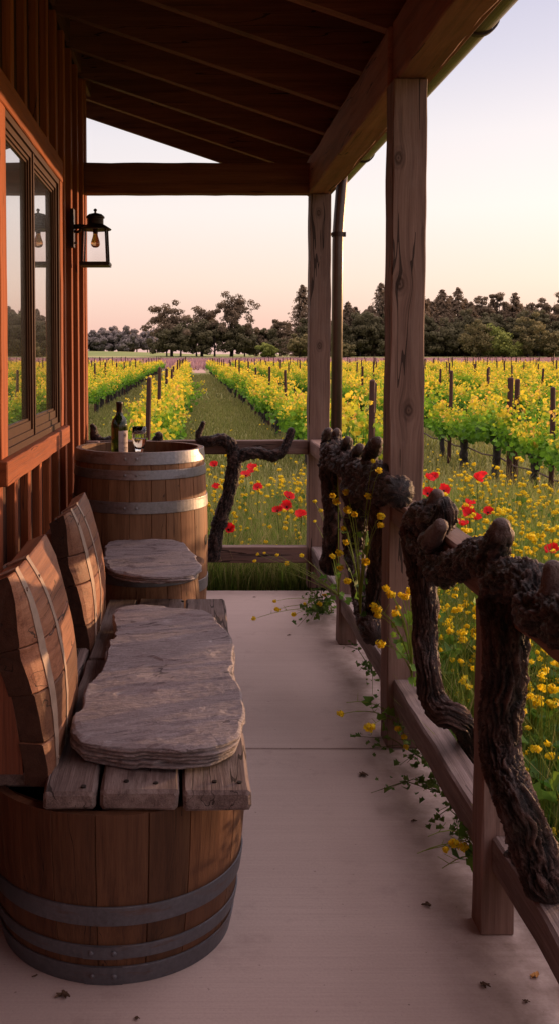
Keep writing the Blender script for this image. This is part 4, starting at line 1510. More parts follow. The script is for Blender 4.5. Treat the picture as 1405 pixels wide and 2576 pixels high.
# loose young vine at the end stakes
for (x, y, sc_, zt, lb) in ((1.62, 9.75, 1.0, 1.0, 'bright yellow young vine climbing the end stake right of the corner post'), (-.42, 10.6, .9, .8, 'loose yellow vine in front of the first stake behind the glass')):
    rng = np.random.default_rng(int(x * 100) + 900)
    C, Nn, S, col = vine_leaves(rng, 260, ysize=.9, sz=(.06, .11), x_w=.42, ztop=zt, zlow=.12)
    col = lerp_col(GREEN_Y, YEL, rng.random(len(C))) * rng.uniform(.7, 1.2, len(C))[:, None]
    root = thing('young_grapevine', lb, 'grapevine', (x, y, GZ))
    V, F, Cc = leaf_cloud(C, Nn, S, col, 'leaf', rng)
    link('foliage', mesh_mixed('foliage', V, F, M['leaf'], Cc), root)
    mb = MB()
    for k in range(9):
        a = rng.normal(0, .22, 2); q = [(a[0] * u * 1.3, a[1] * u * 1.3, zt * u * (1 - .1 * u)) for u in (0, .3, .6, 1.0)]
        mb.tube(q, [.008, .006, .005, .003], 5, (.5, 0, 0))
    mb.build('shoot', M['trunk'], root)

# drip hoses along three rows
for rj, X in ((0, -.45), (1, 1.70), (2, 3.85), (3, 6.0)):
    y0 = STARTS[rj]
    pts = []
    y = y0
    k = 0
    while y < 60:
        pts.append((X + .06 + .015 * math.sin(k * 1.7), y, GZ + .30 - (.035 if k % 2 else 0) + .01 * math.sin(k * .9))); y += .68; k += 1
    mb = MB(); mb.tube(pts, .011, 6)
    tag(mb.build('drip_hose', M['hose'], smooth=True), 'thin sagging drip hose along the ' + ROW_TXT[rj], 'hose')

# ------------------------------------------------------------------ grass
def blades(P, H, W, lean, col0, col1, rng=NP):
    """grass blades: P n x 3 feet, H heights, W widths; three segments each"""
    n = len(P)
    a = rng.uniform(0, 2 * math.pi, n); side = np.stack([np.cos(a), np.sin(a), np.zeros(n)], 1)
    b = rng.uniform(0, 2 * math.pi, n); dirv = np.stack([np.cos(b), np.sin(b), np.zeros(n)], 1) * (lean * H)[:, None]
    V = np.zeros((n, 6, 3), np.float32); Cc = np.zeros((n, 6, 3), np.float32)
    for i, (u, wv) in enumerate(((0, 1.0), (.55, .75), (1.0, .12))):
        c = P + dirv * (u * u) + np.array([0, 0, 1.0])[None, :] * (H * u * (1 - .12 * u))[:, None]
        V[:, 2 * i] = c - side * (W * wv / 2)[:, None]; V[:, 2 * i + 1] = c + side * (W * wv / 2)[:, None]
        cc = col0 * (1 - u) + col1 * u
        Cc[:, 2 * i] = cc; Cc[:, 2 * i + 1] = cc
    base = (np.arange(n) * 6)[:, None]
    F = np.concatenate([base + np.array([[0, 1, 3, 2]]), base + np.array([[2, 3, 5, 4]])])
    return V.reshape(-1, 3), F, Cc.reshape(-1, 3)


def scatter(n, x0, x1, y0, y1, fn=None):
    x = NP.uniform(x0, x1, n); y = NP.uniform(y0, y1, n)
    if fn is not None:
        k = fn(x, y) > NP.random(n); x, y = x[k], y[k]
    return x, y


parts = []


def add_grass(x, y, h, wd, lean, c0, c1, z=GZ):
    n = len(x)
    P = np.stack([x, y, np.full(n, z)], 1)
    H = NP.uniform(h[0], h[1], n); W = NP.uniform(wd[0], wd[1], n)
    t = NP.random(n)
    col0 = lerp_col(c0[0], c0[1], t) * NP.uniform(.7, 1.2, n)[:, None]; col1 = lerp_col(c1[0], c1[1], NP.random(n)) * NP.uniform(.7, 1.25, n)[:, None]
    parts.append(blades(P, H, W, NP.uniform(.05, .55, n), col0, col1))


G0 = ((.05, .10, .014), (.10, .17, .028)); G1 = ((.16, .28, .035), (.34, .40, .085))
inside = lambda x, y: ((x > .95) | (y > 6.42)) & (x < .40 * y + .9) & (x > -.115 * y - .5)
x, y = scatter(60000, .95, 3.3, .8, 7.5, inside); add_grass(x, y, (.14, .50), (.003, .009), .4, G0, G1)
x, y = scatter(45000, -1.3, 3.6, 6.42, 10.5, inside); add_grass(x, y, (.12, .40), (.004, .010), .4, G0, G1)
x, y = scatter(6500, -.66, .95, 6.42, 7.1); add_grass(x, y, (.08, .40), (.003, .008), .5, ((.03, .06, .012), (.07, .10, .02)), ((.07, .14, .022), (.24, .25, .06)))
x, y = scatter(1500, -.66, .95, 6.42, 6.8); add_grass(x, y, (.2, .45), (.002, .004), .4, ((.10, .12, .03), (.2, .18, .06)), ((.40, .36, .12), (.5, .44, .2)))
x, y = scatter(9000, .95, 1.35, 1.2, 6.4); add_grass(x, y, (.12, .36), (.004, .012), .4, ((.025, .06, .01), (.05, .10, .015)), ((.07, .17, .02), (.14, .24, .035)))
# dry seed heads
x, y = scatter(6000, .97, 3.5, 1.5, 10.5, inside); add_grass(x, y, (.35, .62), (.002, .005), .2, ((.10, .12, .03), (.2, .18, .06)), ((.46, .42, .14), (.60, .52, .22)))
x, y = scatter(5000, -1.0, 1.2, 6.6, 10.5, inside); add_grass(x, y, (.3, .56), (.002, .005), .2, ((.10, .12, .03), (.2, .18, .06)), ((.46, .42, .14), (.60, .52, .22)))
# short grass in the vineyard lanes
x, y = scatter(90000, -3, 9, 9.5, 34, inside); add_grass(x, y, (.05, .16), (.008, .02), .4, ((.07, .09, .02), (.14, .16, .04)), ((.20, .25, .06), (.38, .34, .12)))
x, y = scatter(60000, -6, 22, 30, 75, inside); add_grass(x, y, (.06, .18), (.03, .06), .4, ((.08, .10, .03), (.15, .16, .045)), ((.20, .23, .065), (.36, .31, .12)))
Vs = []; Fs = []; Cs = []; b = 0
for V, F, Cc in parts:
    Vs.append(V); Fs.append(F + b); Cs.append(Cc); b += len(V)
tag(link('grass', mesh_np('grass', np.concatenate(Vs), np.concatenate(Fs), M['grass'], np.concatenate(Cs))), 'tall wild grass growing beyond the porch and between the rows', 'grass', kind='stuff')
# dormant purple brown strip at the far headland
x, y = scatter(52000, -45, 125, 97, 285, lambda x, y: (x < .40 * y) & (x > -.13 * y)); parts = []
add_grass(x, y, (.35, .95), (.06, .20), .25, ((.16, .085, .10), (.24, .14, .155)), ((.30, .17, .19), (.46, .29, .31)))
V, F, Cc = parts[0]
tag(link('headland_scrub', mesh_np('headland_scrub', V, F, M['grass'], Cc)), 'strip of mauve dry scrub between vineyard and trees', 'scrub', kind='stuff')

# ------------------------------------------------------------------ mustard and poppies
MUST = [(.90, .68, .015), (.86, .60, .012), (.94, .78, .04)]


def flower_head(rng, c, r, n):
    """small cluster of four petalled flowers, denser to the top"""
    d = rng.normal(size=(n, 3)); d /= np.linalg.norm(d, axis=1, keepdims=True); d[:, 2] = d[:, 2] * .75 + .15
    rad = r * rng.uniform(.45, 1.0, n)
    C = np.array(c)[None, :] + d * rad[:, None]
    Nn = d + rng.normal(0, .35, (n, 3))
    col = np.array([MUST[k] for k in rng.integers(0, 3, n)]) * rng.uniform(.75, 1.15, n)[:, None]
    return C, Nn, rng.uniform(.0075, .0125, n) * (r / .024) ** .5, col


def curve(p0, p1, sag, n=7, up=True):
    p0 = Vector(p0); p1 = Vector(p1); res = []
    for i in range(n + 1):
        u = i / n
        if up: q = Vector((p0.x + (p1.x - p0.x) * u ** 1.5, p0.y + (p1.y - p0.y) * u ** 1.5, p0.z + (p1.z - p0.z) * (1 - (1 - u) ** 1.25)))
        else: q = p0.lerp(p1, u)
        q.z += sag * math.sin(math.pi * u)
        res.append(q)
    return res


STEM = (.24, .30, .045)


def mustard(rng, name, label, loc, heads, group=None, leaves=14, split_heads=False, sc_=1.0, base=(0, 0, 0), stem_r=.0022, sag=0.0, leafcol=None):
    """heads: list of (point relative to loc, radius)"""
    root = thing(name, label, 'mustard plant', loc, 0, group)
    heads = [(p, r * .78) for p, r in heads]
    mb_ = MB(); CC = []
    for (p, r) in heads:
        pts = curve(base, p, sag)
        mb_.tube(pts, [stem_r * (1.15 - .75 * i / (len(pts) - 1)) for i in range(len(pts))], 5, STEM)
        for k in range(rng.integers(2, 5)):        # seed pods and side twigs below the head
            i = rng.integers(3, len(pts) - 1); q = Vector(pts[i]); dv = Vector(rng.normal(0, 1, 3)); dv.z = abs(dv.z)
            mb_.tube([q, q + dv.normalized() * .03 * rng.uniform(.6, 1.6)], [.0011, .0006], 4, STEM)
    nl = leaves
    C = []; 
    for k in range(nl):
        p, r = heads[rng.integers(0, len(heads))]
        pts = curve(base, p, sag); i = rng.integers(0, max(2, len(pts) // 2 + 1)); C.append(np.array(pts[i]) + rng.normal(0, .022, 3))
    st_ = mb_.build('stem', M['grass'], root)
    if nl:
        C = np.array(C); Nn = rng.normal(size=(nl, 3)); Nn[:, 2] = abs(Nn[:, 2])
        lc = leafcol or ((.06, .14, .022), (.15, .27, .04))
        V, F, Cc = leaf_cloud(C, Nn, rng.uniform(.02, .05, nl), lerp_col(lc[0], lc[1], rng.random(nl)), 'leaf', rng, .5)
        link('leaves', mesh_mixed('leaves', V, F, M['leaf'], Cc), root)
    fl = [flower_head(rng, p, r, int(34 + 900 * r)) for (p, r) in heads if r > 0]
    if split_heads:
        for q in fl:
            V, F, Cc = leaf_cloud(*q, 'petal', rng); link('flower_head', mesh_np('flower_head', V, F, M['petal'], Cc), root)
    elif fl:
        q = [np.concatenate([f[i] for f in fl]) for i in range(4)]
        V, F, Cc = leaf_cloud(*q, 'petal', rng); link('flower_heads', mesh_np('flower_heads', V, F, M['petal'], Cc), root)
    return root


protos = []
for k in range(10):
    rng = np.random.default_rng(300 + k)
    nh = rng.integers(4, 7); hs = []
    for i in range(nh):
        a = rng.uniform(0, 6.28); d = rng.uniform(.03, .20)
        hs.append(((d * math.cos(a), d * math.sin(a), rng.uniform(.36, .68)), rng.uniform(.013, .027)))
    protos.append(mustard(rng, 'mustard_plant', 'x', (0, 0, 0), hs, leaves=10, split_heads=True))
GR_R = 'mustard plants right of the big post'; GR_E = 'mustard plants beyond the end railing'
LB_R = 'yellow mustard plant flowering in tall grass outside the side railing'
LB_E = 'yellow mustard plant flowering in the meadow beyond the end railing'
cnt = 0; first = [True] * len(protos)


def place_must(x, y, s):
    global cnt
    k = RND.randrange(len(protos)); e = (x < .95)
    if first[k]:
        r = protos[k]; first[k] = False
        r.location = (x, y, GZ); r.rotation_euler = (0, 0, RND.random() * 6.28); r.scale = (s, s, s)
        r['label'] = LB_E if e else LB_R; r['group'] = GR_E if e else GR_R
    else:
        copy_tree(protos[k], (x, y, GZ), RND.random() * 6.28, s, LB_E if e else LB_R, GR_E if e else GR_R)
    cnt += 1


for i in range(185):
    y = 2.3 + 6.5 * RND.random() ** .8; x = RND.uniform(1.05, min(3.1, .40 * y + .5))
    place_must(x, y, RND.uniform(.75, 1.12))
for i in range(110):
    y = RND.uniform(6.75, 9.6); x = RND.uniform(-.3, 1.5)
    place_must(x, y, RND.uniform(.65, 1.0))
# farther flecks of mustard in the meadow and lanes
fl = []
for i in range(1150):
    y = RND.uniform(4.5, 17) if i % 2 else RND.uniform(4.5, 9); x = RND.uniform(-.115 * y, min(3.4, .38 * y))
    if y < 6.6 and x < 1.0: continue
    if abs(x - .6) < .5 and RND.random() < .8: continue
    q = flower_head(NP, (x, y, GZ + RND.uniform(.18, .5)), RND.uniform(.009, .020), 16); fl.append(q)
stalk = MB()
for i in range(900):
    y = RND.uniform(2.2, 6.4); x = RND.uniform(1.02, min(2.6, .39 * y + .35)); z = GZ + RND.uniform(.22, .66)
    fl.append(flower_head(NP, (x, y, z), RND.uniform(.008, .017), 18))
    stalk.tube([(x + RND.gauss(0, .04), y + RND.gauss(0, .04), GZ), (x + RND.gauss(0, .01), y + RND.gauss(0, .01), (z + GZ) / 2), (x, y, z)], [.0022, .0016, .001], 4, STEM)
tag(stalk.build('flower_stalks', M['grass']), 'thin green stalks of the small wild flowers by the railing', 'stalks', kind='stuff')
q = [np.concatenate([f[i] for f in fl]) for i in range(4)]
V, F, Cc = leaf_cloud(*q, 'petal'); tag(link('mustard_flowers', mesh_np('mustard_flowers', V, F, M['petal'], Cc)), 'scattered yellow flecks of wild flowers in the lanes', 'flowers', kind='stuff')


def poppy_parts(rng):
    mb_ = MB()
    for k in range(5):
        a0 = 2 * math.pi * k / 5 + rng.uniform(-.2, .2); v = []; nu, nv = 6, 4
        tilt = rng.uniform(.35, .95)
        for i in range(nu + 1):
            for j in range(nv + 1):
                u = j / nv; a = a0 + (i / nu - .5) * 1.75
                rr_ = .040 * u * (1 + .10 * math.sin(i * 2.1 + k)); z = .034 * u ** 1.4 * tilt * 1.2 + .004 * math.sin(i * 2.6 + k) * u + .0012 * k * u
                v.append((rr_ * math.cos(a), rr_ * math.sin(a), z))
        f = [(i * (nv + 1) + j, (i + 1) * (nv + 1) + j, (i + 1) * (nv + 1) + j + 1, i * (nv + 1) + j + 1) for i in range(nu) for j in range(nv)]
        g = rng.uniform(.7, .9)
        mb_.add(v, f, [(1.0 * g * (.6 + .4 * (p[0] ** 2 + p[1] ** 2) ** .5 / .04), .022 * g, .028 * g) for p in v])
    cen = MB(); cen.lathe([(.001, .014), (.005, .014), (.007, .009), (.006, .003), (.001, .0)], 10)
    return mb_, cen


pop = []
for (x, y, z, lb) in (
        (540, 1173, .52, 'red poppy just right of the barrel rim, left of the forked vine trunk'),
        (637, 1180, .54, 'highest red poppy in the clump of three right of the forked trunk'),
        (630, 1189, .53, 'middle red poppy in the clump of three right of the forked trunk'),
        (619, 1199, .52, 'biggest and lowest red poppy in the clump of three'),
        (650, 1229, .50, 'single red poppy a little below the clump of three'),
        (724, 1254, .50, 'small red poppy uppermost in the group of four near the corner post'),
        (720, 1277, .48, 'wide red poppy in the middle of the group of four near the corner post'),
        (698, 1287, .47, 'leftmost and lowest red poppy in the group of four near the corner post'),
        (757, 1298, .46, 'dark red poppy closest to the corner post'),
        (575, 1334, .42, 'lowest red poppy, alone above the end railing bottom rail'),
        (543, 1229, .47, 'orange red poppy half hidden against the forked trunk'),
        (1077, 1206, .55, 'left red poppy of the touching pair just right of the big post'),
        (1091, 1201, .56, 'right red poppy of the touching pair just right of the big post'),
        (1199, 1208, .60, 'left bloom of the large red poppy pair before the vine trunks'),
        (1212, 1198, .62, 'right bloom of the large red poppy pair before the vine trunks'),
        (1074, 1243, .54, 'red poppy peeping out left of the sawn vine stub'),
        (1114, 1236, .55, 'red poppy peeping out right of the sawn vine stub'),
        (1178, 1268, .55, 'uppermost red poppy in the upright cluster right of the stub'),
        (1174, 1284, .53, 'middle red poppy in the upright cluster right of the stub'),
        (1180, 1297, .52, 'lowest red poppy in the upright cluster right of the stub'),
        (1226, 1291, .52, 'round red poppy alone right of the upright cluster'),
        (1196, 1308, .50, 'small red poppy below the upright cluster'),
        (1161, 1323, .50, 'small red poppy just above the long vine arm'),
        (1386, 1387, .50, 'large red poppy at the right edge above the last vine stub')):
    p = at(x, y, 2, z + GZ)
    rng = np.random.default_rng(int(x + y))
    root = thing('poppy', lb, 'poppy', (p.x, p.y, GZ))
    s = rng.uniform(.85, 1.15) * (p.y / 6.5) ** .25
    a, c = poppy_parts(rng)
    ti = Euler((rng.uniform(.2, .8), rng.uniform(-.4, .4), rng.uniform(0, 6)))
    for mb_, nm, mt in ((a, 'petals', M['petal']), (c, 'centre', M['seed'])):
        e = Euler((R_(rng.uniform(25, 55)) if False else ti.x, ti.y, 0)).to_matrix()
        mb_.v = [tuple(e @ (Vector(q) * s) + Vector((0, 0, z))) for q in mb_.v]
        mb_.build(nm, mt, root, smooth=True)
    mb_ = MB(); mb_.tube([(rng.normal(0, .03), rng.normal(0, .03), 0), (rng.normal(0, .015), rng.normal(0, .015), z * .5), (0, 0, z * .9), (0, 0, z)], .0022, 5, (.10, .15, .03))
    mb_.build('stem', M['grass'], root)

# mustard sprays that lean through the railings, headed where the photo shows them


def spray(label, base, heads, leaves, seed, sag=.02, lowleaf=False, name='mustard_plant'):
    """base (x, y, axis, value); heads (x, y, radius, axis, value)"""
    b0 = at(*base); rng = np.random.default_rng(seed)
    hs = [(tuple(at(h[0], h[1], h[3], h[4]) - b0), h[2]) for h in heads]
    return mustard(rng, name, label, b0, hs, leaves=leaves, split_heads=True, stem_r=.0024, sag=sag)


Yf = 3.60
spray('mustard spray with fat yellow heads growing in front of the big post foot', (1035, 1705, 0, .80),
      [(945, 1535, .026, 1, Yf), (950, 1549, .02, 1, Yf), (938, 1525, .018, 1, Yf), (983, 1497, .026, 1, Yf), (994, 1545, .022, 1, Yf), (1018, 1503, .020, 1, Yf - .1), (1028, 1488, .018, 1, Yf - .1), (970, 1482, .018, 1, Yf), (955, 1622, .025, 1, Yf), (1006, 1498, .016, 1, Yf), (1000, 1530, .014, 1, Yf)], 18, 41)
spray('low mustard spray sprawling on the concrete beside the big post foot', (1000, 1840, 0, .80),
      [(928, 1832, .028, 2, .16), (1000, 1835, .016, 2, .15), (1015, 1855, .014, 2, .12), (1020, 1880, .014, 2, .10), (855, 1797, .018, 2, .16), (870, 1768, .0, 2, .20)], 26, 42)
Xs = .675
spray('branching mustard spray climbing past the first rail post', (905, 1545, 0, .70),
      [(870, 1240, .022, 0, Xs), (844, 1263, .026, 0, Xs), (835, 1248, .02, 0, Xs), (872, 1285, .026, 0, Xs), (890, 1295, .018, 0, Xs), (862, 1330, .018, 0, Xs), (868, 1365, .02, 0, Xs), (852, 1392, .024, 0, Xs), (925, 1250, .02, 0, Xs),
       (952, 1185, .016, 0, Xs), (937, 1160, .012, 0, Xs), (957, 1300, .02, 0, Xs), (955, 1322, .018, 0, Xs), (918, 1415, .022, 0, Xs)], 14, 43)
spray('long thin mustard spray arching across the corner of the railings', (850, 1500, 0, .72),
      [(648, 1395, .014, 1, 6.1), (640, 1412, .016, 1, 6.1), (665, 1392, .012, 1, 6.1), (697, 1397, .016, 1, 6.1), (720, 1418, .024, 1, 6.1), (757, 1398, .022, 1, 6.15), (790, 1262, .018, 1, 6.2), (805, 1285, .02, 1, 6.2), (790, 1312, .014, 1, 6.2),
       (855, 1430, .02, 0, Xs), (872, 1463, .024, 0, Xs), (835, 1400, .02, 0, Xs), (845, 1125, .0, 0, .72)], 10, 44, .04)
spray('sprawling mustard stems with small heads trailing over the far concrete', (835, 1560, 0, .82),
      [(638, 1557, .018, 2, .10), (697, 1533, .024, 2, .10), (690, 1513, .014, 2, .16), (738, 1547, .02, 2, .08), (765, 1520, .012, 2, .10), (803, 1520, .022, 2, .10), (815, 1498, .016, 2, .12)], 30, 45, .03)
spray('wilting mustard sprig poking between rails above the near post foot', (1200, 2170, 0, .80),
      [(1163, 2132, .020, 2, .16), (1140, 2122, .018, 2, .17), (1120, 2140, .012, 2, .16), (1075, 2105, .0, 2, .2), (1048, 2148, .0, 2, .14), (1110, 2185, .0, 2, .05), (1060, 2142, .0, 2, .1)], 16, 46, .03)
spray('tall mustard clump outside the near railing at right', (1340, 1850, 0, 1.15),
      [(1270, 1640, .024, 0, 1.1), (1283, 1650, .02, 0, 1.1), (1340, 1775, .022, 0, 1.2), (1390, 1735, .026, 0, 1.2), (1385, 1775, .022, 0, 1.2), (1300, 1560, .022, 0, 1.2), (1245, 1590, .02, 0, 1.1), (1165, 1610, .022, 0, 1.1), (1130, 1590, .022, 0, 1.1), (1105, 1605, .022, 0, 1.1), (1205, 1560, .022, 0, 1.2)], 26, 47)


def weed(label, base, size, seed, n):
    b0 = at(*base); rng = np.random.default_rng(seed)
    root = thing('trailing_weed', label, 'weed', b0)
    mb_ = MB(); C = []
    for k in range(max(5, n // 9)):
        e = Vector((-abs(rng.normal(0, size[0])) - .02, rng.normal(0, size[1]), abs(rng.normal(0, size[2]))))
        pts = [Vector((0, 0, .02)), e * .5 + Vector((0, 0, .05)), e]
        for q in pts: q.z = max(q.z, .012 - b0.z)
        mb_.tube(pts, [.0022, .0016, .0008], 5, (.11, .13, .035))
        for i in range(9):
            u = rng.random(); q = pts[1].lerp(pts[2], u) if rng.random() < .7 else pts[0].lerp(pts[1], u)
            C.append(np.array(q) + rng.normal(0, .014, 3))
    C = np.array(C); C[:, 2] = np.maximum(C[:, 2], .008 - b0.z)
    nl = len(C); Nn = rng.normal(0, .5, (nl, 3)); Nn[:, 2] = 1
    V, F, Cc = leaf_cloud(C, Nn, rng.uniform(.010, .030, nl), lerp_col((.05, .11, .02), (.13, .19, .04), rng.random(nl)), 'leaf', rng, .7)
    mb_.build('stem', M['grass'], root); link('leaves', mesh_mixed('leaves', V, F, M['leaf'], Cc), root)


weed('dense dark leafy weed spilling onto concrete at the railing corner', (815, 1545, 2, .02), (.13, .22, .10), 51, 130)
weed('dark weed tuft under the bottom rail right of the big post foot', (1080, 1935, 2, .02), (.10, .10, .05), 52, 60)
weed('trailing weed with curled leaves on the concrete under the middle of the near rail', (1105, 2010, 2, .02), (.12, .08, .04), 53, 60)
weed('small weed leaves between bottom rail and near post', (1165, 2085, 2, .02), (.06, .05, .05), 54, 40)
weed('little weed sprig on the concrete left of the big post', (935, 1700, 2, .02), (.04, .10, .05), 55, 30)
# broad weeds just outside the near railing
for i in range(14):
    rng = np.random.default_rng(600 + i)
    x = 1.05 + .7 * rng.random(); y = 2.2 + 2.4 * rng.random()
    if x > .38 * y + .25: continue
    root = thing('broadleaf_weed', 'leafy green weed in the tall grass outside the near railing', 'weed', (x, y, GZ), 0, 'green weeds outside the near railing')
    mb_ = MB(); C = []
    for k in range(6):
        e = Vector((rng.normal(0, .14), rng.normal(0, .14), rng.uniform(.2, .48)))
        pts = curve((0, 0, 0), e, 0, 5); mb_.tube(pts, [.0035, .003, .0026, .002, .0016, .001], 5, (.12, .2, .04))
        for q in pts[1:]:
            for r in range(2): C.append(np.array(q) + rng.normal(0, .03, 3))
    C = np.array(C); nl = len(C); Nn = rng.normal(0, .6, (nl, 3)); Nn[:, 2] += .7
    V, F, Cc = leaf_cloud(C, Nn, rng.uniform(.05, .12, nl), lerp_col((.05, .13, .018), (.15, .27, .04), rng.random(nl)), 'leaf', rng, .5)
    mb_.build('stem', M['grass'], root); link('leaves', mesh_mixed('leaves', V, F, M['leaf'], Cc), root)

# dry scraps on the concrete
for (x, y, s, lb) in ((160, 2505, .020, 'crumpled dark leaf on concrete in front of the near barrel'), (345, 2562, .008, 'tiny dark scrap at the bottom edge below the barrel'), (1073, 2277, .015, 'curled dark leaf on concrete left of the near post'),
                      (912, 1950, .022, 'dry green brown leaf lying alone left of the trailing weeds'), (1218, 2480, .015, 'small dry seed head on concrete near the bottom right'), (1322, 2520, .009, 'tiny dark crumb near the bottom right corner'),
                      (1040, 2065, .010, 'small black scrap on concrete in the middle of the walkway'), (726, 1598, .012, 'little dry leaf on concrete below the trailing flower heads'), (1160, 2110, .014, 'pale dry leaf curled under the near rail'), (640, 1502, .010, 'dark scrap on concrete beside the bench far end'),
                      (88, 2456, .008, 'tiny scrap on concrete beside the near barrel foot'), (1345, 2455, .016, 'orange dry leaf lying against the near bottom rail')):
    s *= .8
    p = at(x, y, 2, .004); rng = np.random.default_rng(int(x * 3 + y))
    mb_ = MB()
    for k in range(4):
        a = rng.uniform(0, 6.28); v = []; n = 5
        for i in range(n + 1):
            u = i / n - .5; wv = .35 * math.cos(u * 2.6)
            for q in (-1, 0, 1):
                vx, vy = u * 2 * s, q * wv * s
                v.append((vx * math.cos(a) - vy * math.sin(a) + rng.normal(0, s * .03) + (k - 1.5) * s * .22, vx * math.sin(a) + vy * math.cos(a), .002 + s * .18 * abs(q) + s * .3 * u * u + .05 * s * k))
        mb_.add(v, [(3 * i + j, 3 * i + j + 1, 3 * i + j + 4, 3 * i + j + 3) for i in range(n) for j in range(2)])
    o = mb_.build('dry_leaf', M['debris'] if 'orange' not in lb else flat('orange_leaf', (.5, .24, .07), .7)); o.location = p - Vector((0, 0, .003)); tag(o, lb, 'dry leaf')

# ------------------------------------------------------------------ trees


def tree_cloud(rng, centres, radii, per, size, cols, flatn=.28):
    Cs_, Ns, Ss, Ks = [], [], [], []
    for (c, r) in zip(centres, radii):
        n = int(per * rng.uniform(.7, 1.3))
        d = rng.normal(size=(n, 3)); d /= np.linalg.norm(d, axis=1, keepdims=True)
        rad = rng.uniform(.35, 1.08, n) ** .7
        C = np.array(c)[None, :] + d * (np.array(r)[None, :] * rad[:, None])
        N_ = d + rng.normal(0, flatn, (n, 3))
        b = rng.uniform(.8, 1.12)
        k = lerp_col(cols[0], cols[1], np.clip(.45 + .4 * d[:, 2] + rng.normal(0, .25, n), 0, 1)) * b
        Cs_.append(C); Ns.append(N_); Ss.append(rng.uniform(size[0], size[1], n)); Ks.append(k)
    return np.concatenate(Cs_), np.concatenate(Ns), np.concatenate(Ss), np.concatenate(Ks)


def broad_tree(rng, h, wd, cols, gaps=.5, low=.22, nlimb=11, per=190, size=(.35, .7)):
    tb = MB(); cen = []; rad = []
    sub = 2
    top = h * .72
    tb.tube([(0, 0, -.3), (rng.normal(0, .1), rng.normal(0, .1), h * .2), (rng.normal(0, .3), rng.normal(0, .3), h * .45), (rng.normal(0, .4), rng.normal(0, .4), top)], [h * .034, h * .026, h * .018, h * .006], 7, (.3, 0, 0))
    for i in range(nlimb):
        z0 = h * rng.uniform(low, .62); a = rng.uniform(0, 6.28)
        zt = h * rng.uniform(low + .12, .96); rr_ = wd / 2 * rng.uniform(.45, .95) * math.sqrt(max(.08, 1 - ((zt / h - .52) / .5) ** 2))
        e = Vector((rr_ * math.cos(a), rr_ * math.sin(a), zt))
        m_ = Vector((e.x * .5, e.y * .5, z0 + (zt - z0) * .65))
        tb.tube([(0, 0, z0), m_, e], [h * .012, h * .008, h * .002], 5, (.3, 0, 0))
        for k in range(3):
            c = e + Vector(rng.normal(0, wd * .07 * (1 + gaps), 3)); r = wd * rng.uniform(.07, .13) * (1.25 - .35 * gaps)
            cen.append(c); rad.append((r * 1.15, r * 1.15, r * .8))
        c = m_ + Vector(rng.normal(0, wd * .06, 3)); r = wd * .11; cen.append(c); rad.append((r, r, r * .8))
    return leaf_cloud(*tree_cloud(rng, cen, rad, per, size, cols), 'quad', rng), tb


def conifer(rng, h, wd, cols, low=.06, tiers=56, size=(.4, .85)):
    tb = MB(); tb.tube([(0, 0, -.3), (rng.normal(0, .08), 0, h * .5), (0, 0, h * .985)], [h * .022, h * .014, h * .002], 7, (.3, 0, 0))
    C, N_, S, K = [], [], [], []
    for i in range(tiers):
        u = low + (1 - low) * i / tiers
        L = wd / 2 * (1 - u) ** .72 * rng.uniform(.7, 1.15) + .35
        nb = max(8, int(10 * (1 - u) + 5))
        for b_ in range(nb):
            a = rng.uniform(0, 6.28); Lb = L * rng.uniform(.6, 1.15); droop = rng.uniform(.05, .35)
            n = int(5 + 18 * Lb / (wd / 2))
            s = rng.random(n) ** .7
            p = np.stack([np.cos(a) * s * Lb, np.sin(a) * s * Lb, u * h - droop * Lb * s * s + rng.normal(0, .12, n)], 1) + rng.normal(0, .13 + .1 * (1 - u), (n, 3))
            C.append(p); nn = rng.normal(0, .3, (n, 3)); nn[:, 2] += .45; nn[:, 0] += np.cos(a) * .6; nn[:, 1] += np.sin(a) * .6; N_.append(nn); S.append(rng.uniform(size[0], size[1], n) * (1.1 - .35 * s))
            K.append(lerp_col(cols[0], cols[1], np.clip(.2 + .7 * s + rng.normal(0, .2, n), 0, 1)) * rng.uniform(.85, 1.1))
    return leaf_cloud(np.concatenate(C), np.concatenate(N_), np.concatenate(S), np.concatenate(K), 'quad', rng), tb


DARK = ((.095, .092, .048), (.155, .14, .07)); OAKC = ((.15, .118, .078), (.24, .178, .108)); CONI = ((.12, .098, .066), (.205, .148, .092))  # tree colours are lifted; distance haze is put into them
BACK = ((.22, .20, .19), (.29, .25, .225)); BRIGHT = ((.12, .16, .04), (.34, .36, .08)); OLIVE = ((.12, .12, .05), (.27, .22, .09))


def build_tree(kind, rng, h, wd, cols, **kw):
    (V, F, Cc), tb = (broad_tree if kind == 'b' else conifer)(rng, h, wd, cols, **kw)
    return mesh_np('crown', V, F, M['tree'], Cc), tb


def put_tree(name, label, cat, px, top_y, Y, wpx, kind, cols, seed, group=None, mesh=None, **kw):
    """px: photo column, top_y: photo row of its tip, Y: distance"""
    x = (px - 480) * Y / F_PX; gz = ground_z(x, Y)
    zt = at(px, top_y, 1, Y).z; h = zt - gz; wd = wpx * Y / F_PX * (1.65 if kind == 'c' else .98)
    rng = np.random.default_rng(seed)
    root = thing(name, label, cat, (x, Y, gz), 0, group)
    cm, tb = build_tree(kind, rng, h, wd, cols, **kw)
    link('crown', cm, root); tb.build('trunk', M['trunk'], root)
    return root


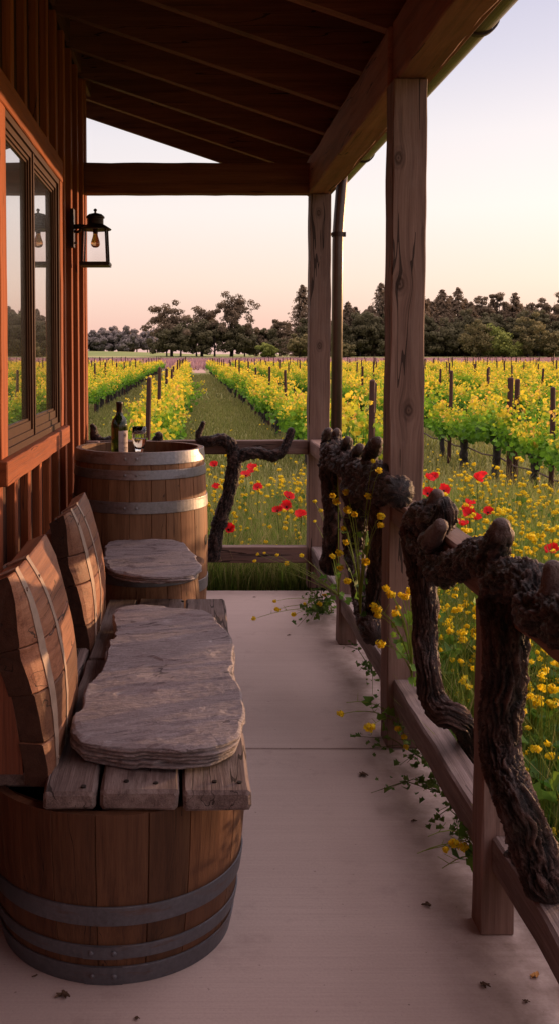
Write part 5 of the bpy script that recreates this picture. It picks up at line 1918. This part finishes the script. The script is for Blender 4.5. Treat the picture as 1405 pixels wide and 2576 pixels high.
# the open crowned group left of centre
put_tree('oak_tree', 'leftmost oak of the dark group, open crown leaning over the alley end', 'tree', 432, 764, 318, 118, 'b', OAKC, 1, nlimb=16, gaps=1.0, per=80, low=.30, size=(.4, .8))
put_tree('oak_tree', 'broad dark oak in the middle of the group left of centre', 'tree', 508, 768, 322, 100, 'b', OAKC, 2, nlimb=20, gaps=.7, per=100, low=.16)
put_tree('oak_tree', 'tallest pointed tree of the group left of centre with layered branches', 'tree', 582, 753, 318, 112, 'b', OAKC, 3, nlimb=17, gaps=.9, per=80, low=.28)
for i, (px, ty, wp) in enumerate(((420, 828, 70), (455, 815, 80), (495, 818, 84), (540, 812, 84), (585, 822, 80), (615, 836, 66))):
    put_tree('understory_tree', 'dark low bushy tree in the undergrowth beneath the oak group', 'tree', px, ty, 312 + i, wp, 'b', DARK, 20 + i, 'dark bushy trees under the oak group', nlimb=16, gaps=.25, per=95, low=.08)
# distant pale line at far left
for i, (px, ty, wp) in enumerate(((195, 838, 60), (228, 842, 60), (258, 834, 62), (285, 828, 60), (315, 830, 66), (345, 829, 66), (372, 836, 60), (300, 845, 70), (396, 838, 60), (243, 850, 60), (330, 848, 60), (170, 840, 60))):
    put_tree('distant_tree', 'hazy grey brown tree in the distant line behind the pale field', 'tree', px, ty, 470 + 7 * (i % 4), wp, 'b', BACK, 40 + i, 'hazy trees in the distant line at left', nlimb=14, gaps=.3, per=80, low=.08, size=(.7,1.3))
# middle: between the oaks and the corner post
for i, (px, ty, wp) in enumerate(((648, 828, 52), (672, 818, 56), (705, 800, 60), (690, 838, 70), (735, 820, 60), (640, 850, 60))):
    put_tree('round_tree', 'rounded dark tree in the gap between oak group and corner post', 'tree', px, ty, 345 + 4 * (i % 3), wp, 'b', DARK if i % 2 else OAKC, 60 + i, 'rounded trees left of the corner post', nlimb=14, gaps=.4, per=90, low=.1)
put_tree('conifer', 'tall spire shaped conifer standing just left of the corner post', 'tree', 759, 716, 330, 84, 'c', CONI, 71)
# right hand wood
cons = [(800, 790, 66), (838, 800, 62), (872, 760, 60), (905, 800, 70), (930, 770, 74), (955, 712, 92), (990, 770, 80), (1022, 760, 70), (1060, 745, 74), (1083, 760, 66), (1108, 728, 84), (1148, 723, 88), (1180, 760, 70), (1205, 748, 66), (1244, 742, 70), (1290, 736, 76), (1322, 770, 66), (1350, 750, 70), (1384, 752, 74), (1420, 742, 80), (1450, 760, 80)]
for i, (px, ty, wp) in enumerate(cons):
    lb = {5: 'tallest dark conifer rising behind the big porch post', 11: 'tall dark conifer with sharp tip right of the big post', 10: 'pointed conifer just left of the tallest tip right of the big post'}.get(i)
    k = 'c' if i not in (1, 3, 6, 13, 14, 17, 18) else 'b'
    if k == 'b':
        put_tree('tall_tree', lb or 'tall open crowned tree among the conifers of the right hand wood', 'tree', px, ty, 325 + 5 * (i % 4), wp, 'b', OAKC, 80 + i, None if lb else 'open crowned trees in the right hand wood', nlimb=18, gaps=.7, per=80, low=.15)
    else:
        put_tree('conifer', lb or 'dark brown conifer in the right hand wood behind the vineyard', 'tree', px, ty, 325 + 5 * (i % 4), wp, 'c', CONI, 80 + i, None if lb else 'dark conifers in the right hand wood')
for i, (px, ty, wp) in enumerate(((786, 812, 66), (820, 795, 70), (856, 778, 64), (890, 772, 66), (918, 780, 70), (974, 758, 70), (1040, 762, 66), (1072, 752, 64), (1096, 748, 64), (1128, 744, 64), (1166, 752, 64), (1192, 770, 70), (1226, 766, 66), (1268, 760, 66), (1306, 764, 66), (1336, 772, 70), (1368, 768, 66), (1402, 770, 70))):
    put_tree('conifer', 'dark brown conifer in the right hand wood behind the vineyard', 'tree', px, ty, 346 + 4 * (i % 3), wp, 'c', CONI, 180 + i, 'dark conifers in the right hand wood')
for i in range(25):
    px = 785 + 28.5 * i + RND.uniform(-8, 8)
    put_tree('understory_tree', 'dark bushy tree filling the foot of the right hand wood', 'tree', px, RND.uniform(772, 826), 316 + RND.uniform(0, 6), RND.uniform(70, 96), 'b', DARK, 130 + i, 'bushy trees at the foot of the right hand wood', nlimb=16, gaps=.25, per=90, low=.06)
# bright green and olive shrubs at their feet
for (px, ty, wp, cols, lb) in ((672, 868, 48, BRIGHT, 'small bright green bush left of the corner post'), (752, 846, 64, OLIVE, 'olive green rounded bush behind the corner post'), (775, 862, 40, BRIGHT, 'low green bush touching the right side of the olive bush'),
                               (868, 862, 44, OLIVE, 'dull green bush seen right of the downspout'), (1268, 826, 96, BRIGHT, 'large rounded olive green tree in front of the right hand wood'), (1200, 812, 90, OLIVE, 'olive tree beside the large rounded green tree'), (1325, 800, 90, OLIVE, 'olive brown tree near the right edge of the wood'), (1390, 840, 70, OLIVE, 'low olive bush at the far right end of the wood')):
    put_tree('bush', lb, 'bush', px, ty, 305, wp, 'b', cols, int(px), nlimb=16, gaps=.15, per=62, low=.03, size=(.35, .7))
